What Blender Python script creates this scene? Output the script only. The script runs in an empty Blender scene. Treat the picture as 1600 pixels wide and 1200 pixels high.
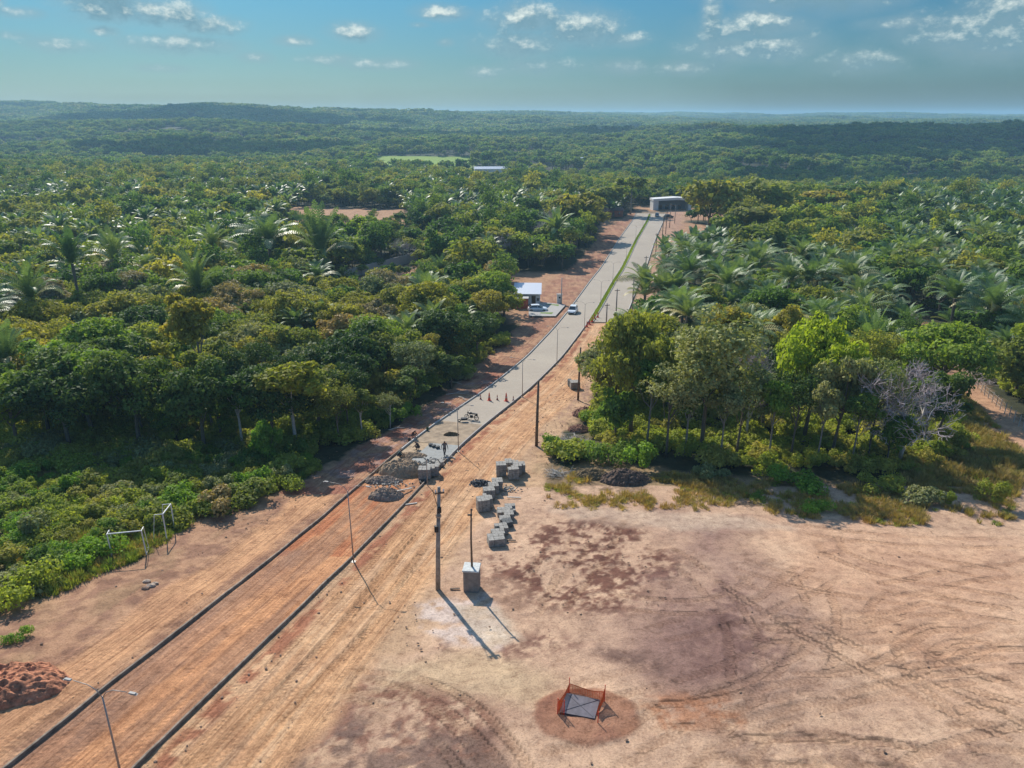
import bpy, math, random
import numpy as np
from mathutils import Vector, Matrix, Euler
R = math.radians
C = bpy.context.scene.collection
SC = bpy.context.scene
random.seed(7)
rng = np.random.default_rng(11)

# ------------------------------------------------------------------ camera, sky, sun, exposure
F = 1150.0; HY = 182.0; PIT = math.atan((600 - HY) / F); HC = 31.0      # the lens and its height over the site
cam_d = bpy.data.cameras.new("camera"); cam = bpy.data.objects.new("camera", cam_d); C.objects.link(cam)
cam.location = (0, 0, HC); cam.rotation_euler = (math.pi / 2 - PIT, 0, 0)
cam_d.sensor_width = 36; cam_d.lens = 36 * F / 1600; cam_d.clip_start = 0.5; cam_d.clip_end = 30000
SC.camera = cam
SUN_EL, SUN_AZ = 36.0, -25.0
SC.view_settings.view_transform = 'Standard'; SC.view_settings.look = 'None'
SC.view_settings.exposure = 0.45; SC.view_settings.gamma = 1
SC.cycles.max_bounces = 6; SC.cycles.transparent_max_bounces = 4
SC.cycles.diffuse_bounces = 3; SC.cycles.transmission_bounces = 3; SC.cycles.volume_bounces = 1
W = bpy.data.worlds.new("World"); SC.world = W; W.use_nodes = True

def build_world():
    nt = W.node_tree; N = nt.nodes; L = nt.links; N.clear()
    out = N.new('ShaderNodeOutputWorld'); bg = N.new('ShaderNodeBackground')
    sky = N.new('ShaderNodeTexSky'); sky.sky_type = 'NISHITA'; sky.sun_disc = False
    sky.sun_elevation = R(SUN_EL); sky.sun_rotation = R(SUN_AZ); sky.air_density = 1.0; sky.dust_density = 0.6; sky.ozone_density = 2.2
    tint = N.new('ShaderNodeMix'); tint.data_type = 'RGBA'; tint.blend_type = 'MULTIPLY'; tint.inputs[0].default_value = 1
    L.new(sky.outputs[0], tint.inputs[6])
    tc = N.new('ShaderNodeTexCoord'); sep = N.new('ShaderNodeSeparateXYZ'); L.new(tc.outputs['Generated'], sep.inputs[0])
    def M(op, a, b=None, c=None, clamp=False, tree=nt):
        n = tree.nodes.new('ShaderNodeMath'); n.operation = op; n.use_clamp = clamp
        for i, v in enumerate((a, b, c)):
            if v is None: continue
            if isinstance(v, (int, float)): n.inputs[i].default_value = v
            else: tree.links.new(v, n.inputs[i])
        return n.outputs[0]
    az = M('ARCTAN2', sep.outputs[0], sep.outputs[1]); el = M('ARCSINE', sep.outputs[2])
    tr = N.new('ShaderNodeValToRGB'); L.new(M('MULTIPLY', el, 2.0, clamp=True), tr.inputs[0]); e_ = tr.color_ramp.elements       # sky tint dimmed low in view, brighter above it to keep fill light
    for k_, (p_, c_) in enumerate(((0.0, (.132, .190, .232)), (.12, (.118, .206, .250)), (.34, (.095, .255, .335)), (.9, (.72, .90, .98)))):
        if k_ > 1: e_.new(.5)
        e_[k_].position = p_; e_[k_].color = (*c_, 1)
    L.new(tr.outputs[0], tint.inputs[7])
    # cumulus density over (azimuth, elevation) as a reusable group
    g = bpy.data.node_groups.new('cloud_density', 'ShaderNodeTree')
    g.interface.new_socket('az', in_out='INPUT', socket_type='NodeSocketFloat'); g.interface.new_socket('el', in_out='INPUT', socket_type='NodeSocketFloat')
    g.interface.new_socket('d', in_out='OUTPUT', socket_type='NodeSocketFloat')
    gi = g.nodes.new('NodeGroupInput'); go = g.nodes.new('NodeGroupOutput'); A, E = gi.outputs[0], gi.outputs[1]
    m = lambda *a, **k: M(*a, tree=g, **k)
    blobs = [(195,30,44,20,1),(200,46,36,11,1),(278,47,42,13,1),(345,60,34,9,.95),(295,85,52,9,.85),(215,4,42,9,.9),(695,35,32,7,.9),(560,63,26,9,.9),
             (828,42,50,15,1),(905,57,48,16,1),(968,71,30,8,.8),(815,78,54,15,.85),(1100,55,13,26,1),(1112,85,22,16,.9),(1165,58,50,14,1),(1165,88,66,14,1),
             (1255,14,84,19,1.05),(1340,14,34,10,.9),(1535,78,84,22,1),(1540,52,46,18,.95),(1430,62,60,7,.75),(1440,78,44,9,.7),(520,102,34,6,.75),(600,108,42,6,.7),(472,78,24,5,.75),
             (68,55,20,5,.7),(25,45,12,6,.7),(185,72,16,5,.8),(120,92,40,7,.65),(408,101,20,5,.65),(700,76,10,4,.7),(1335,108,56,13,.68),(975,112,36,8,.68),(1075,112,50,8,.7),(850,108,60,10,.65),(760,118,34,8,.62),(60,8,30,7,.6),
             (30,84,26,4,.6),(270,118,30,4,.58),(660,52,12,3,.6)]
    acc = None
    for (x, y, w, h, s) in blobs:
        a0 = math.atan((x - 800) / F * math.cos(PIT)); e0 = math.atan((HY - y) / F * .93)
        u = m('MULTIPLY', m('SUBTRACT', A, a0), 1 / (w * 1.35 / F)); v = m('MULTIPLY', m('SUBTRACT', E, e0), 1 / (h * 1.45 / F))
        r2 = m('MULTIPLY_ADD', u, u, m('MULTIPLY', v, v))
        b = m('MULTIPLY', m('EXPONENT', m('MULTIPLY', r2, -0.8)), s)
        acc = b if acc is None else m('MAXIMUM', acc, b)
    cv = g.nodes.new('ShaderNodeCombineXYZ'); g.links.new(A, cv.inputs[0]); g.links.new(m('MULTIPLY', E, 1.5), cv.inputs[1])
    nz = g.nodes.new('ShaderNodeTexNoise'); nz.inputs['Scale'].default_value = 46; nz.inputs['Detail'].default_value = 11; nz.inputs['Roughness'].default_value = .66
    g.links.new(cv.outputs[0], nz.inputs['Vector'])
    d = m('MULTIPLY_ADD', m('SUBTRACT', nz.outputs[0], 0.5), 1.9, acc)
    fade = m('MULTIPLY', acc, 5.0, clamp=True)
    d = m('MULTIPLY', m('SUBTRACT', d, 0.36), fade)
    g.links.new(d, go.inputs[0])
    g.interface.new_socket('veil', in_out='OUTPUT', socket_type='NodeSocketFloat')
    n2 = g.nodes.new('ShaderNodeTexNoise'); n2.inputs['Scale'].default_value = 16; n2.inputs['Detail'].default_value = 5; n2.inputs['Roughness'].default_value = .55; g.links.new(cv.outputs[0], n2.inputs['Vector'])
    vm = m('MULTIPLY_ADD', m('SUBTRACT', n2.outputs[0], .5), 1.1, m('SUBTRACT', acc, .12)); g.links.new(m('MULTIPLY', m('MULTIPLY', vm, 1.3, clamp=True), m('MULTIPLY', acc, 3.0, clamp=True)), go.inputs[1])
    def dens(a, e):
        n = N.new('ShaderNodeGroup'); n.node_tree = g; L.new(a, n.inputs[0]); L.new(e, n.inputs[1]); return n.outputs
    D0 = dens(az, el); D1 = dens(M('ADD', az, -0.003), M('ADD', el, 0.010))
    VL = D0[1]; D0 = D0[0]; D1 = D1[0]
    cov = N.new('ShaderNodeMapRange'); cov.interpolation_type = 'SMOOTHSTEP'; L.new(D0, cov.inputs[0]); cov.inputs[1].default_value = 0.0; cov.inputs[2].default_value = 0.85
    lit = N.new('ShaderNodeMapRange'); L.new(M('SUBTRACT', D0, D1), lit.inputs[0]); lit.inputs[1].default_value = 0.0; lit.inputs[2].default_value = 0.62
    cc = N.new('ShaderNodeMix'); cc.data_type = 'RGBA'; L.new(lit.outputs[0], cc.inputs[0])
    cc.inputs[6].default_value = (.85, 1.65, 2.05, 1); cc.inputs[7].default_value = (4.1, 4.5, 4.2, 1)
    lowf = N.new('ShaderNodeMapRange'); L.new(el, lowf.inputs[0]); lowf.inputs[1].default_value = 0.0; lowf.inputs[2].default_value = 0.10; lowf.inputs[3].default_value = .35; lowf.inputs[4].default_value = .95
    mx = N.new('ShaderNodeMix'); mx.data_type = 'RGBA'; L.new(M('MULTIPLY', cov.outputs[0], lowf.outputs[0]), mx.inputs[0])
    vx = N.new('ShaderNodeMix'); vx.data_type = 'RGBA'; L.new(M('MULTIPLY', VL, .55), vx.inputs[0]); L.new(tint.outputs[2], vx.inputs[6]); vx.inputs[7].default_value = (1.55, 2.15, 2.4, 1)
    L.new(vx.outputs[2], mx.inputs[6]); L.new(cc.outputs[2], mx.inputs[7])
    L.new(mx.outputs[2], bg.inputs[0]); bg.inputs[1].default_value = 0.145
    L.new(bg.outputs[0], out.inputs[0])
build_world()
sd = bpy.data.lights.new("sun", 'SUN'); sd.energy = 4.4; sd.angle = R(0.55); sd.color = (1, 0.93, 0.83)
sun = bpy.data.objects.new("sun", sd); C.objects.link(sun)
sv = Vector((math.sin(R(SUN_AZ)) * math.cos(R(SUN_EL)), math.cos(R(SUN_AZ)) * math.cos(R(SUN_EL)), math.sin(R(SUN_EL))))
sun.rotation_euler = sv.to_track_quat('Z', 'Y').to_euler(); sun.location = (-60, 120, 120)

# ------------------------------------------------------------------ terrain
PY = [-80, 10, 24, 32, 43, 50, 57, 66, 74, 82, 94, 115, 155, 204, 270, 300, 350]
PZ = [6, 4.6, 3.9, 2.9, 1.3, .4, -.4, -1.3, -2.2, -3.0, -4.2, -6.0, -8.2, -9.6, -9.8, -9.6, -9.8]
_yy = np.arange(-80, 351, .5); _zz = np.interp(_yy, PY, PZ); _k = np.hanning(15); _k /= _k.sum()
_zz = np.convolve(np.pad(_zz, 7, 'edge'), _k, 'valid')
AZK = np.array([-.9, -.65, -.5, -.4, -.28, -.17, 0, .15, .25, .35, .45, .55, .65, .9])
YK = np.array([350, 450, 600, 800, 1100, 1500, 2200, 3000, 4500, 8000.])
TB = np.array([
 [-10, -10, -13, -16, -10, 8, 44, 30, 15, 0],
 [-10, -10, -13, -16, -8, 12, 52, 40, 15, 0],
 [-10, -10, -13, -17, -6, 10, 44, 38, 15, 0],
 [-10, -10, -13, -18, -5, 16, 52, 30, 15, 0],
 [-10, -10, -14, -18, -6, 10, 36, 30, 15, 0],
 [-10, -11, -16, -14, -9, 4, 27, 30, 15, 0],
 [-10, -12, -17, -13, -10, 0, 24, 28, 20, 0],
 [-10, -14, -21, -15, -6, 1, 14, 20, 26, 10],
 [-10, -15, -23, -14, -3, 1, 6, 12, 27, 10],
 [-10, -16, -24, -15, 0, -12, -2, 8, 28, 10],
 [-10, -17, -25, -16, 2, -14, -2, 6, 29, 10],
 [-10, -17, -25, -14, 5, -14, -2, 6, 27, 10],
 [-10, -17, -25, -12, 9, -12, -2, 6, 25, 10],
 [-10, -17, -25, -10, 10, -10, -2, 6, 25, 10]], float)
def _hash(ix, iy, s):
    n = (ix * 374761393 + iy * 668265263 + s * 1442695041) & 0xffffffff
    n = ((n ^ (n >> 13)) * 1274126177) & 0xffffffff
    return ((n ^ (n >> 16)) & 0xffff) / 65535.0
def vnoise(x, y, s=0):
    x = np.asarray(x, float); y = np.asarray(y, float)
    xi = np.floor(x).astype(np.int64); yi = np.floor(y).astype(np.int64); fx = x - xi; fy = y - yi
    fx = fx * fx * (3 - 2 * fx); fy = fy * fy * (3 - 2 * fy)
    a = _hash(xi, yi, s); b = _hash(xi + 1, yi, s); c = _hash(xi, yi + 1, s); d = _hash(xi + 1, yi + 1, s)
    return (a * (1 - fx) + b * fx) * (1 - fy) + (c * (1 - fx) + d * fx) * fy
def fbm(x, y, s=0, o=4, g=.5):
    v = 0; a = 1; t = 0
    for i in range(o):
        v = v + a * vnoise(x * 2 ** i + 17.3 * i, y * 2 ** i - 9.1 * i, s + i); t += a; a *= g
    return v / t
def hb(X, Y):
    """smooth lie of the land"""
    X = np.asarray(X, float); Y = np.asarray(Y, float)
    near = np.interp(Y, _yy, _zz)
    Yc = np.clip(Y, 350, 7999); az = np.clip(X / np.maximum(Y, 300), -.899, .899)
    i = np.clip(np.searchsorted(AZK, az) - 1, 0, len(AZK) - 2); u = (az - AZK[i]) / (AZK[i + 1] - AZK[i]); u = u * u * (3 - 2 * u)
    j = np.clip(np.searchsorted(YK, Yc) - 1, 0, len(YK) - 2); v = (Yc - YK[j]) / (YK[j + 1] - YK[j]); v = v * v * (3 - 2 * v)
    z = (TB[i, j] * (1 - u) + TB[i + 1, j] * u) * (1 - v) + (TB[i, j + 1] * (1 - u) + TB[i + 1, j + 1] * u) * v
    rough = (fbm(X / 170., Y / 120., 5) - .5) * np.clip((Y - 450) / 500, 0, 1) * 16 + (fbm(X / 420. + 3, Y / 260. + 7, 6, 2) - .5) * np.clip((Y - 700) / 600, 0, 1) * 30
    return np.where(Y < 350, near, z + rough)
def h1(x, y): return float(hb(x, y))
def G(x, y, dz=0.0):
    """ground point seen at a photo pixel (used to survey the site)"""
    d = np.array([(x - 800) / F, math.cos(PIT) - (y - 600) / F * math.sin(PIT), -math.sin(PIT) - (y - 600) / F * math.cos(PIT)])
    t = np.arange(12, 460, .08); Q = d[None] * t[:, None]
    k = np.argmax(HC + Q[:, 2] < np.interp(Q[:, 1], _yy, _zz) + dz)
    q = Q[k]; return (float(q[0]), float(q[1]))
def PX(X, Y, Z):
    v2 = Z - HC; zc = Y * math.cos(PIT) - v2 * math.sin(PIT); yc = Y * math.sin(PIT) + v2 * math.cos(PIT)
    return 800 + F * X / zc, 600 - F * yc / zc
def hgt(bx, by, ty):
    """real height of an upright thing whose foot and top were read at rows by and ty"""
    X, Y = G(bx, by); z = h1(X, Y); lo, hi = 0., 40.
    for _ in range(40):
        m = (lo + hi) / 2
        if PX(X, Y, z + m)[1] > ty: lo = m
        else: hi = m
    return lo

# road: left kerb line surveyed, smoothed, then offset
KP = [G(*q) for q in [(14, 1198), (155, 1085), (391, 900), (560, 760), (652, 681), (720, 635), (765, 605), (820, 560), (866, 512), (888, 485), (925, 435), (941, 415), (968, 372), (988, 345), (994, 333)]]
KP = [(KP[0][0] - (KP[1][0] - KP[0][0]) * 12, KP[0][1] - (KP[1][1] - KP[0][1]) * 12)] + KP
KP = np.array(KP); _s = np.r_[0, np.cumsum(np.hypot(*np.diff(KP, axis=0).T))]
RS = np.arange(0, _s[-1], 1.0); _kx = np.interp(RS, _s, KP[:, 0]); _ky = np.interp(RS, _s, KP[:, 1])
_k = np.hanning(25); _k /= _k.sum(); sm = lambda a: np.convolve(np.r_[a[0] + (a[1] - a[0]) * np.arange(-12, 0), a, a[-1] + (a[-1] - a[-2]) * np.arange(1, 13)], _k, 'valid')
KX, KY = sm(_kx), sm(_ky); TX, TY = np.gradient(KX), np.gradient(KY); _n = np.hypot(TX, TY); TX /= _n; TY /= _n
RW = 5.7                                                              # carriageway width
def rpt(i, t): return KX[i] + TY[i] * t, KY[i] - TX[i] * t           # t metres right of the left kerb
def rcoord(X, Y):
    """along / across coordinates relative to the left kerb"""
    X = np.asarray(X, float); Y = np.asarray(Y, float)
    i = np.clip(np.searchsorted(KY, Y), 1, len(KY) - 2)
    for _ in range(3):
        along = (X - KX[i]) * TX[i] + (Y - KY[i]) * TY[i]; i = np.clip(np.round(i + along).astype(int), 0, len(KY) - 1)
    along = (X - KX[i]) * TX[i] + (Y - KY[i]) * TY[i]
    return i + along, (X - KX[i]) * TY[i] - (Y - KY[i]) * TX[i]
def iy(Yv): return int(np.argmin(np.abs(KY - Yv)))
I_PAVE = iy(G(640, 702)[1]); I_DUAL = iy(G(925, 500)[1]); I_END = len(RS) - 1

# ------------------------------------------------------------------ materials
MATS = {}
def nodes(name):
    m = bpy.data.materials.new(name); m.use_nodes = True; MATS[name] = m
    nt = m.node_tree; b = nt.nodes['Principled BSDF']; return m, nt, b
def ramp(nt, fac, stops, mode='LINEAR'):
    r = nt.nodes.new('ShaderNodeValToRGB'); r.color_ramp.interpolation = mode; e = r.color_ramp.elements
    while len(e) < len(stops): e.new(0.5)
    for k, (p, c) in enumerate(stops): e[k].position = p; e[k].color = (*c, 1) if len(c) == 3 else c
    if fac is not None: nt.links.new(fac, r.inputs[0])
    return r.outputs[0]
def noise(nt, vec, scale, detail=4, rough=.55, dist=0):
    n = nt.nodes.new('ShaderNodeTexNoise'); n.inputs['Scale'].default_value = scale; n.inputs['Detail'].default_value = detail
    n.inputs['Roughness'].default_value = rough; n.inputs['Distortion'].default_value = dist
    if vec is not None: nt.links.new(vec, n.inputs['Vector'])
    return n.outputs[0]
def mixc(nt, fac, a, b, mode='MIX'):
    n = nt.nodes.new('ShaderNodeMix'); n.data_type = 'RGBA'; n.blend_type = mode
    for i, v in ((0, fac), (6, a), (7, b)):
        if isinstance(v, (int, float)): n.inputs[i].default_value = v
        elif isinstance(v, tuple): n.inputs[i].default_value = (*v, 1)
        else: nt.links.new(v, n.inputs[i])
    return n.outputs[2]
def mth(nt, op, a, b=None, c=None, clamp=False):
    n = nt.nodes.new('ShaderNodeMath'); n.operation = op; n.use_clamp = clamp
    for i, v in enumerate((a, b, c)):
        if v is None: continue
        if isinstance(v, (int, float)): n.inputs[i].default_value = v
        else: nt.links.new(v, n.inputs[i])
    return n.outputs[0]
def bump(nt, b, hgt_, dist, strength=1):
    n = nt.nodes.new('ShaderNodeBump'); n.inputs['Distance'].default_value = dist; n.inputs['Strength'].default_value = strength
    nt.links.new(hgt_, n.inputs['Height']); nt.links.new(n.outputs[0], b.inputs['Normal'])
def mat(name, col, rough=.7, metal=0, var=.18, scale=6, bmp=0, spec=.4):
    if name in MATS: return MATS[name]
    m, nt, b = nodes(name); tc = nt.nodes.new('ShaderNodeTexCoord')
    nz = noise(nt, tc.outputs['Object'], scale, 5, .6)
    lo = tuple(max(0, c * (1 - var * 1.6)) for c in col); hi = tuple(min(1, c * (1 + var)) for c in col)
    nt.links.new(ramp(nt, nz, [(.3, lo), (.7, hi)]), b.inputs['Base Color'])
    b.inputs['Roughness'].default_value = rough; b.inputs['Metallic'].default_value = metal; b.inputs['Specular IOR Level'].default_value = spec
    if bmp: bump(nt, b, nz, bmp)
    return m
def leafmat(name, stops, gloss=.12, trans=.42, rough=.65, mode='LINEAR'):
    stops = [tuple(min(.5, c * k) for c, k in zip(q, (2.78, 2.68, 2.5))) for q in stops]
    m, nt, b = nodes(name); oi = nt.nodes.new('ShaderNodeObjectInfo'); tc = nt.nodes.new('ShaderNodeTexCoord')
    n = len(stops); col = ramp(nt, oi.outputs['Random'], [((k + .5) / n, c) for k, c in enumerate(stops)], mode)
    ps = nt.nodes.new('ShaderNodeNewGeometry').outputs['Position']; big = noise(nt, ps, .012, 5, .62)
    col = mixc(nt, 1.0, col, ramp(nt, big, [(.36, (.50, .66, .72)), (.5, (.95, .97, .9)), (.64, (1.22, 1.25, 1.05))]), 'MULTIPLY')
    nz = noise(nt, tc.outputs['Object'], .45, 3, .6); nf = noise(nt, tc.outputs['Object'], 2.6, 2, .6)
    col = mixc(nt, 1.0, col, ramp(nt, nz, [(.3, (.62, .70, .62)), (.7, (1.32, 1.25, 1.0))]), 'MULTIPLY')
    col = mixc(nt, 1.0, col, ramp(nt, nf, [(.3, (.75, .75, .75)), (.7, (1.25, 1.25, 1.2))]), 'MULTIPLY')
    nt.links.new(col, b.inputs['Base Color']); b.inputs['Roughness'].default_value = rough; b.inputs['Specular IOR Level'].default_value = gloss
    tr = nt.nodes.new('ShaderNodeBsdfTranslucent'); nt.links.new(mixc(nt, 1.0, col, (1.25, 1.3, .55), 'MULTIPLY'), tr.inputs[0])
    ms = nt.nodes.new('ShaderNodeMixShader'); ms.inputs[0].default_value = trans
    nt.links.new(b.outputs[0], ms.inputs[1]); nt.links.new(tr.outputs[0], ms.inputs[2])
    nt.links.new(ms.outputs[0], nt.nodes['Material Output'].inputs[0]); return m
GR = [(.030, .058, .020), (.050, .082, .022), (.075, .105, .024), (.040, .065, .026)]
L_DARK = leafmat('leaf_dark', [(.026, .044, .017), (.036, .056, .021), (.048, .068, .022)], trans=.3)
L_MID = leafmat('leaf_mid', [(.055, .090, .022), (.075, .112, .026), (.050, .080, .026), (.090, .120, .028)])
L_OLIVE = leafmat('leaf_olive', [(.095, .105, .030), (.120, .110, .034), (.080, .095, .030), (.135, .125, .040)])
L_YEL = leafmat('leaf_yellow_olive', [(.120, .112, .028), (.115, .116, .026), (.130, .112, .034)])
L_LIME = leafmat('leaf_lime', [(.115, .140, .022), (.105, .130, .022)], trans=.45)
L_YG = leafmat('leaf_yellow_green', [(.120, .120, .024), (.135, .130, .026)], trans=.45)
L_DRY = leafmat('leaf_dry', [(.150, .110, .065), (.170, .120, .060), (.130, .105, .075)], trans=.25)
L_GREY = leafmat('leaf_grey_olive', [(.105, .110, .062), (.120, .118, .070), (.090, .100, .055)], trans=.28)
L_MIX = leafmat('leaf_mixed', [(.035, .062, .022), (.060, .092, .024), (.085, .110, .026), (.105, .115, .030), (.125, .118, .034), (.050, .078, .026), (.150, .135, .034), (.095, .100, .045), (.04, .07, .024)])
L_FAR = leafmat('leaf_far', [(.040, .070, .026), (.060, .090, .030), (.085, .105, .032), (.050, .075, .032), (.100, .105, .040)])
L_PALM = leafmat('palm_frond', [(.058, .088, .046), (.072, .102, .050), (.085, .108, .054), (.060, .088, .054)], gloss=.42, trans=.30, rough=.5)
L_PALMD = leafmat('palm_frond_dry', [(.20, .17, .10), (.17, .14, .08)], gloss=.5, trans=.2, rough=.5)
L_SHRUB = leafmat('shrub_leaf', [(.115, .135, .030), (.130, .142, .034), (.145, .148, .040), (.105, .125, .032), (.15, .135, .048)], trans=.45)
L_BRIGHT = leafmat('shrub_bright', [(.075, .125, .024), (.090, .135, .022)], trans=.4)
L_GRASSG = leafmat('grass_green', [(.115, .130, .035), (.150, .145, .045), (.09, .12, .03)], trans=.3)
L_GRASSB = leafmat('grass_brown', [(.20, .135, .070), (.17, .110, .060), (.15, .115, .050)], trans=.3)
BARK = mat('bark', (.15, .12, .09), .9, bmp=.02); BARKP = mat('bark_pale', (.46, .42, .36), .85); BARKM = mat('bark_mid', (.25, .22, .18), .9); BARKG = mat('twig_grey', (.42, .36, .35), .9)
CONC = mat('concrete', (.36, .34, .31), .85, scale=9, bmp=.01); CONCP = mat('pole_concrete', (.30, .265, .225), .85, var=.3, scale=2.5)
CONCL = mat('concrete_light', (.46, .45, .42), .8, scale=14, var=.25)
WOOD = mat('pole_wood', (.155, .105, .07), .85, var=.35, scale=3); DARKM = mat('dark_metal', (.03, .03, .032), .5, .6)
STEEL = mat('galvanised_steel', (.34, .31, .28), .55, .5, var=.1); WHITE = mat('white_paint', (.72, .72, .69), .5, var=.1)
RED = mat('cone_red', (.75, .07, .03), .5, var=.15); REDD = mat('cone_red_dark', (.32, .05, .03), .6); ORANGE = mat('net_orange', (.75, .13, .02), .6, var=.1)
BLACK = mat('black_rubber', (.018, .018, .02), .7); GLASS = mat('dark_glass', (.02, .03, .035), .12, 0, var=.05, spec=.8)
PAVER = mat('paver_block', (.30, .28, .245), .85, var=.3, scale=5, bmp=.01); PAVERD = mat('paver_block_dark', (.10, .105, .105), .85, var=.3)
BRICKR = mat('red_wall', (.45, .12, .06), .85, var=.2, scale=3); ROOFW = mat('metal_roof', (.60, .62, .66), .4, .2, var=.06)
TILE = mat('clay_tile', (.36, .15, .09), .8, var=.3, scale=2); PLAST = mat('plaster_white', (.68, .67, .64), .8, var=.1)
SAND = mat('sand', (.36, .255, .16), .95, var=.25, scale=3, bmp=.05); REDSOIL = mat('red_soil', (.20, .075, .045), .95, var=.45, scale=2.5, bmp=.08)
SOILG = mat('grey_soil', (.29, .215, .16), .95, var=.4, scale=2.5, bmp=.08); CLOD = mat('clod', (.30, .19, .125), .95, var=.4, scale=2)
PLATE = mat('steel_plate', (.105, .095, .11), .5, .3, var=.25, scale=3); KERBM = mat('kerb_concrete', (.25, .195, .145), .9, var=.35, scale=2)
SKIN = mat('skin', (.16, .085, .05), .6); CYEL = mat('yellow_paint', (.62, .42, .06), .5); PLANK = mat('plank', (.30, .22, .14), .85, var=.3)

# ------------------------------------------------------------------ object helpers
def tag(o, label=None, cat=None, group=None, kind=None):
    if label: o['label'] = label
    if cat: o['category'] = cat
    if group: o['group'] = group
    if kind: o['kind'] = kind
    return o
def empty(name, loc, rz=0, label=None, cat=None, group=None):
    o = bpy.data.objects.new(name, None); C.objects.link(o); o.location = loc; o.rotation_euler = (0, 0, rz); o.empty_display_size = .3
    return tag(o, label, cat, group)
def npmesh(name, V, Fq, mats, mi=None, smooth=False):
    V = np.asarray(V, np.float32); Fq = np.asarray(Fq, np.int32); k = Fq.shape[1]
    me = bpy.data.meshes.new(name); me.vertices.add(len(V)); me.vertices.foreach_set('co', V.ravel())
    me.loops.add(Fq.size); me.loops.foreach_set('vertex_index', Fq.ravel())
    me.polygons.add(len(Fq)); me.polygons.foreach_set('loop_start', np.arange(0, Fq.size, k, dtype=np.int32))
    try: me.polygons.foreach_set('loop_total', np.full(len(Fq), k, np.int32))
    except Exception: pass
    for m in mats: me.materials.append(m)
    if mi is not None: me.polygons.foreach_set('material_index', np.asarray(mi, np.int32))
    if smooth: me.polygons.foreach_set('use_smooth', np.ones(len(Fq), bool))
    me.update(calc_edges=True); return me
def mobj(name, me, parent=None, loc=(0, 0, 0)):
    o = bpy.data.objects.new(name, me); C.objects.link(o); o.location = loc
    if parent: o.parent = parent
    return o
class MB:
    def __init__(s): s.v = []; s.f = []
    def add(s, V, Fc):
        b = len(s.v); s.v += [tuple(map(float, p)) for p in V]; s.f += [tuple(int(i) + b for i in q) for q in Fc]; return s
    def box(s, c, d, rz=0, rot=None, bev=0.0):
        x, y, z = (k / 2 for k in d); M = rot if rot is not None else Matrix.Rotation(rz, 3, 'Z')
        if bev:
            e = bev; P = []
            for sz in (-1, 1):
                for (a, b) in ((x - e, y), (x, y - e)):
                    pass
            ring = [(x - e, y), (x, y - e), (x, -y + e), (x - e, -y), (-x + e, -y), (-x, -y + e), (-x, y - e), (-x + e, y)][::-1]
            lv = [(-z, 1), (z - e, 1), (z, 1 - e / max(x, y))]
            P = [(p[0] * k, p[1] * k, zz) for zz, k in lv for p in ring]
            Fc = [tuple(range(7, -1, -1)), tuple(range(16, 24))] + [(8 * l + i, 8 * l + (i + 1) % 8, 8 * l + 8 + (i + 1) % 8, 8 * l + 8 + i) for l in range(2) for i in range(8)]
        else:
            P = [(-x, -y, -z), (x, -y, -z), (x, y, -z), (-x, y, -z), (-x, -y, z), (x, -y, z), (x, y, z), (-x, y, z)]
            Fc = [(0, 3, 2, 1), (4, 5, 6, 7), (0, 1, 5, 4), (1, 2, 6, 5), (2, 3, 7, 6), (3, 0, 4, 7)]
        return s.add([M @ Vector(p) + Vector(c) for p in P], Fc)
    def tube(s, pts, rad, n=8, cap=True):
        pts = [Vector(p) for p in pts]; rad = [rad] * len(pts) if isinstance(rad, (int, float)) else rad
        V = []; ref = Vector((0.13, .21, 1)).normalized()
        for i, p in enumerate(pts):
            t = (pts[min(i + 1, len(pts) - 1)] - pts[max(i - 1, 0)]).normalized()
            r = ref if abs(t.dot(ref)) < .95 else Vector((1, 0, 0)); a = t.cross(r).normalized(); b = t.cross(a)
            V += [p + (a * math.cos(2 * math.pi * k / n) + b * math.sin(2 * math.pi * k / n)) * rad[i] for k in range(n)]
        Fc = [(i * n + k, i * n + (k + 1) % n, (i + 1) * n + (k + 1) % n, (i + 1) * n + k) for i in range(len(pts) - 1) for k in range(n)]
        if cap: Fc += [tuple(range(n - 1, -1, -1)), tuple(range((len(pts) - 1) * n, len(pts) * n))]
        return s.add(V, Fc)
    def lathe(s, prof, c=(0, 0, 0), n=16, axis='Z'):
        V = []
        for (r, z) in prof:
            for k in range(n):
                a = 2 * math.pi * k / n; p = (r * math.cos(a), r * math.sin(a), z)
                if axis == 'Y': p = (p[0], p[2], p[1])
                if axis == 'X': p = (p[2], p[0], p[1])
                V.append((p[0] + c[0], p[1] + c[1], p[2] + c[2]))
        Fc = [(i * n + k, i * n + (k + 1) % n, (i + 1) * n + (k + 1) % n, (i + 1) * n + k) for i in range(len(prof) - 1) for k in range(n)]
        return s.add(V, Fc)
    def prism(s, poly, y0, y1):
        """poly in x,z extruded along y"""
        n = len(poly); V = [(x, y0, z) for x, z in poly] + [(x, y1, z) for x, z in poly]
        return s.add(V, [tuple(range(n)), tuple(range(2 * n - 1, n - 1, -1))] + [(i, n + i, n + (i + 1) % n, (i + 1) % n) for i in range(n)])
    def ball(s, c, r, n=10, m=6, sq=(1, 1, 1), nz=0, seed=0):
        rr = random.Random(seed); V = []; Fc = []
        for i in range(m + 1):
            for k in range(n):
                th = math.pi * i / m; a = 2 * math.pi * k / n; q = 1 + (rr.random() - .5) * nz
                V.append((c[0] + r * sq[0] * q * math.sin(th) * math.cos(a), c[1] + r * sq[1] * q * math.sin(th) * math.sin(a), c[2] + r * sq[2] * q * math.cos(th)))
        Fc = [(i * n + k, i * n + (k + 1) % n, (i + 1) * n + (k + 1) % n, (i + 1) * n + k) for i in range(m) for k in range(n)]
        return s.add(V, Fc)
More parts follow.
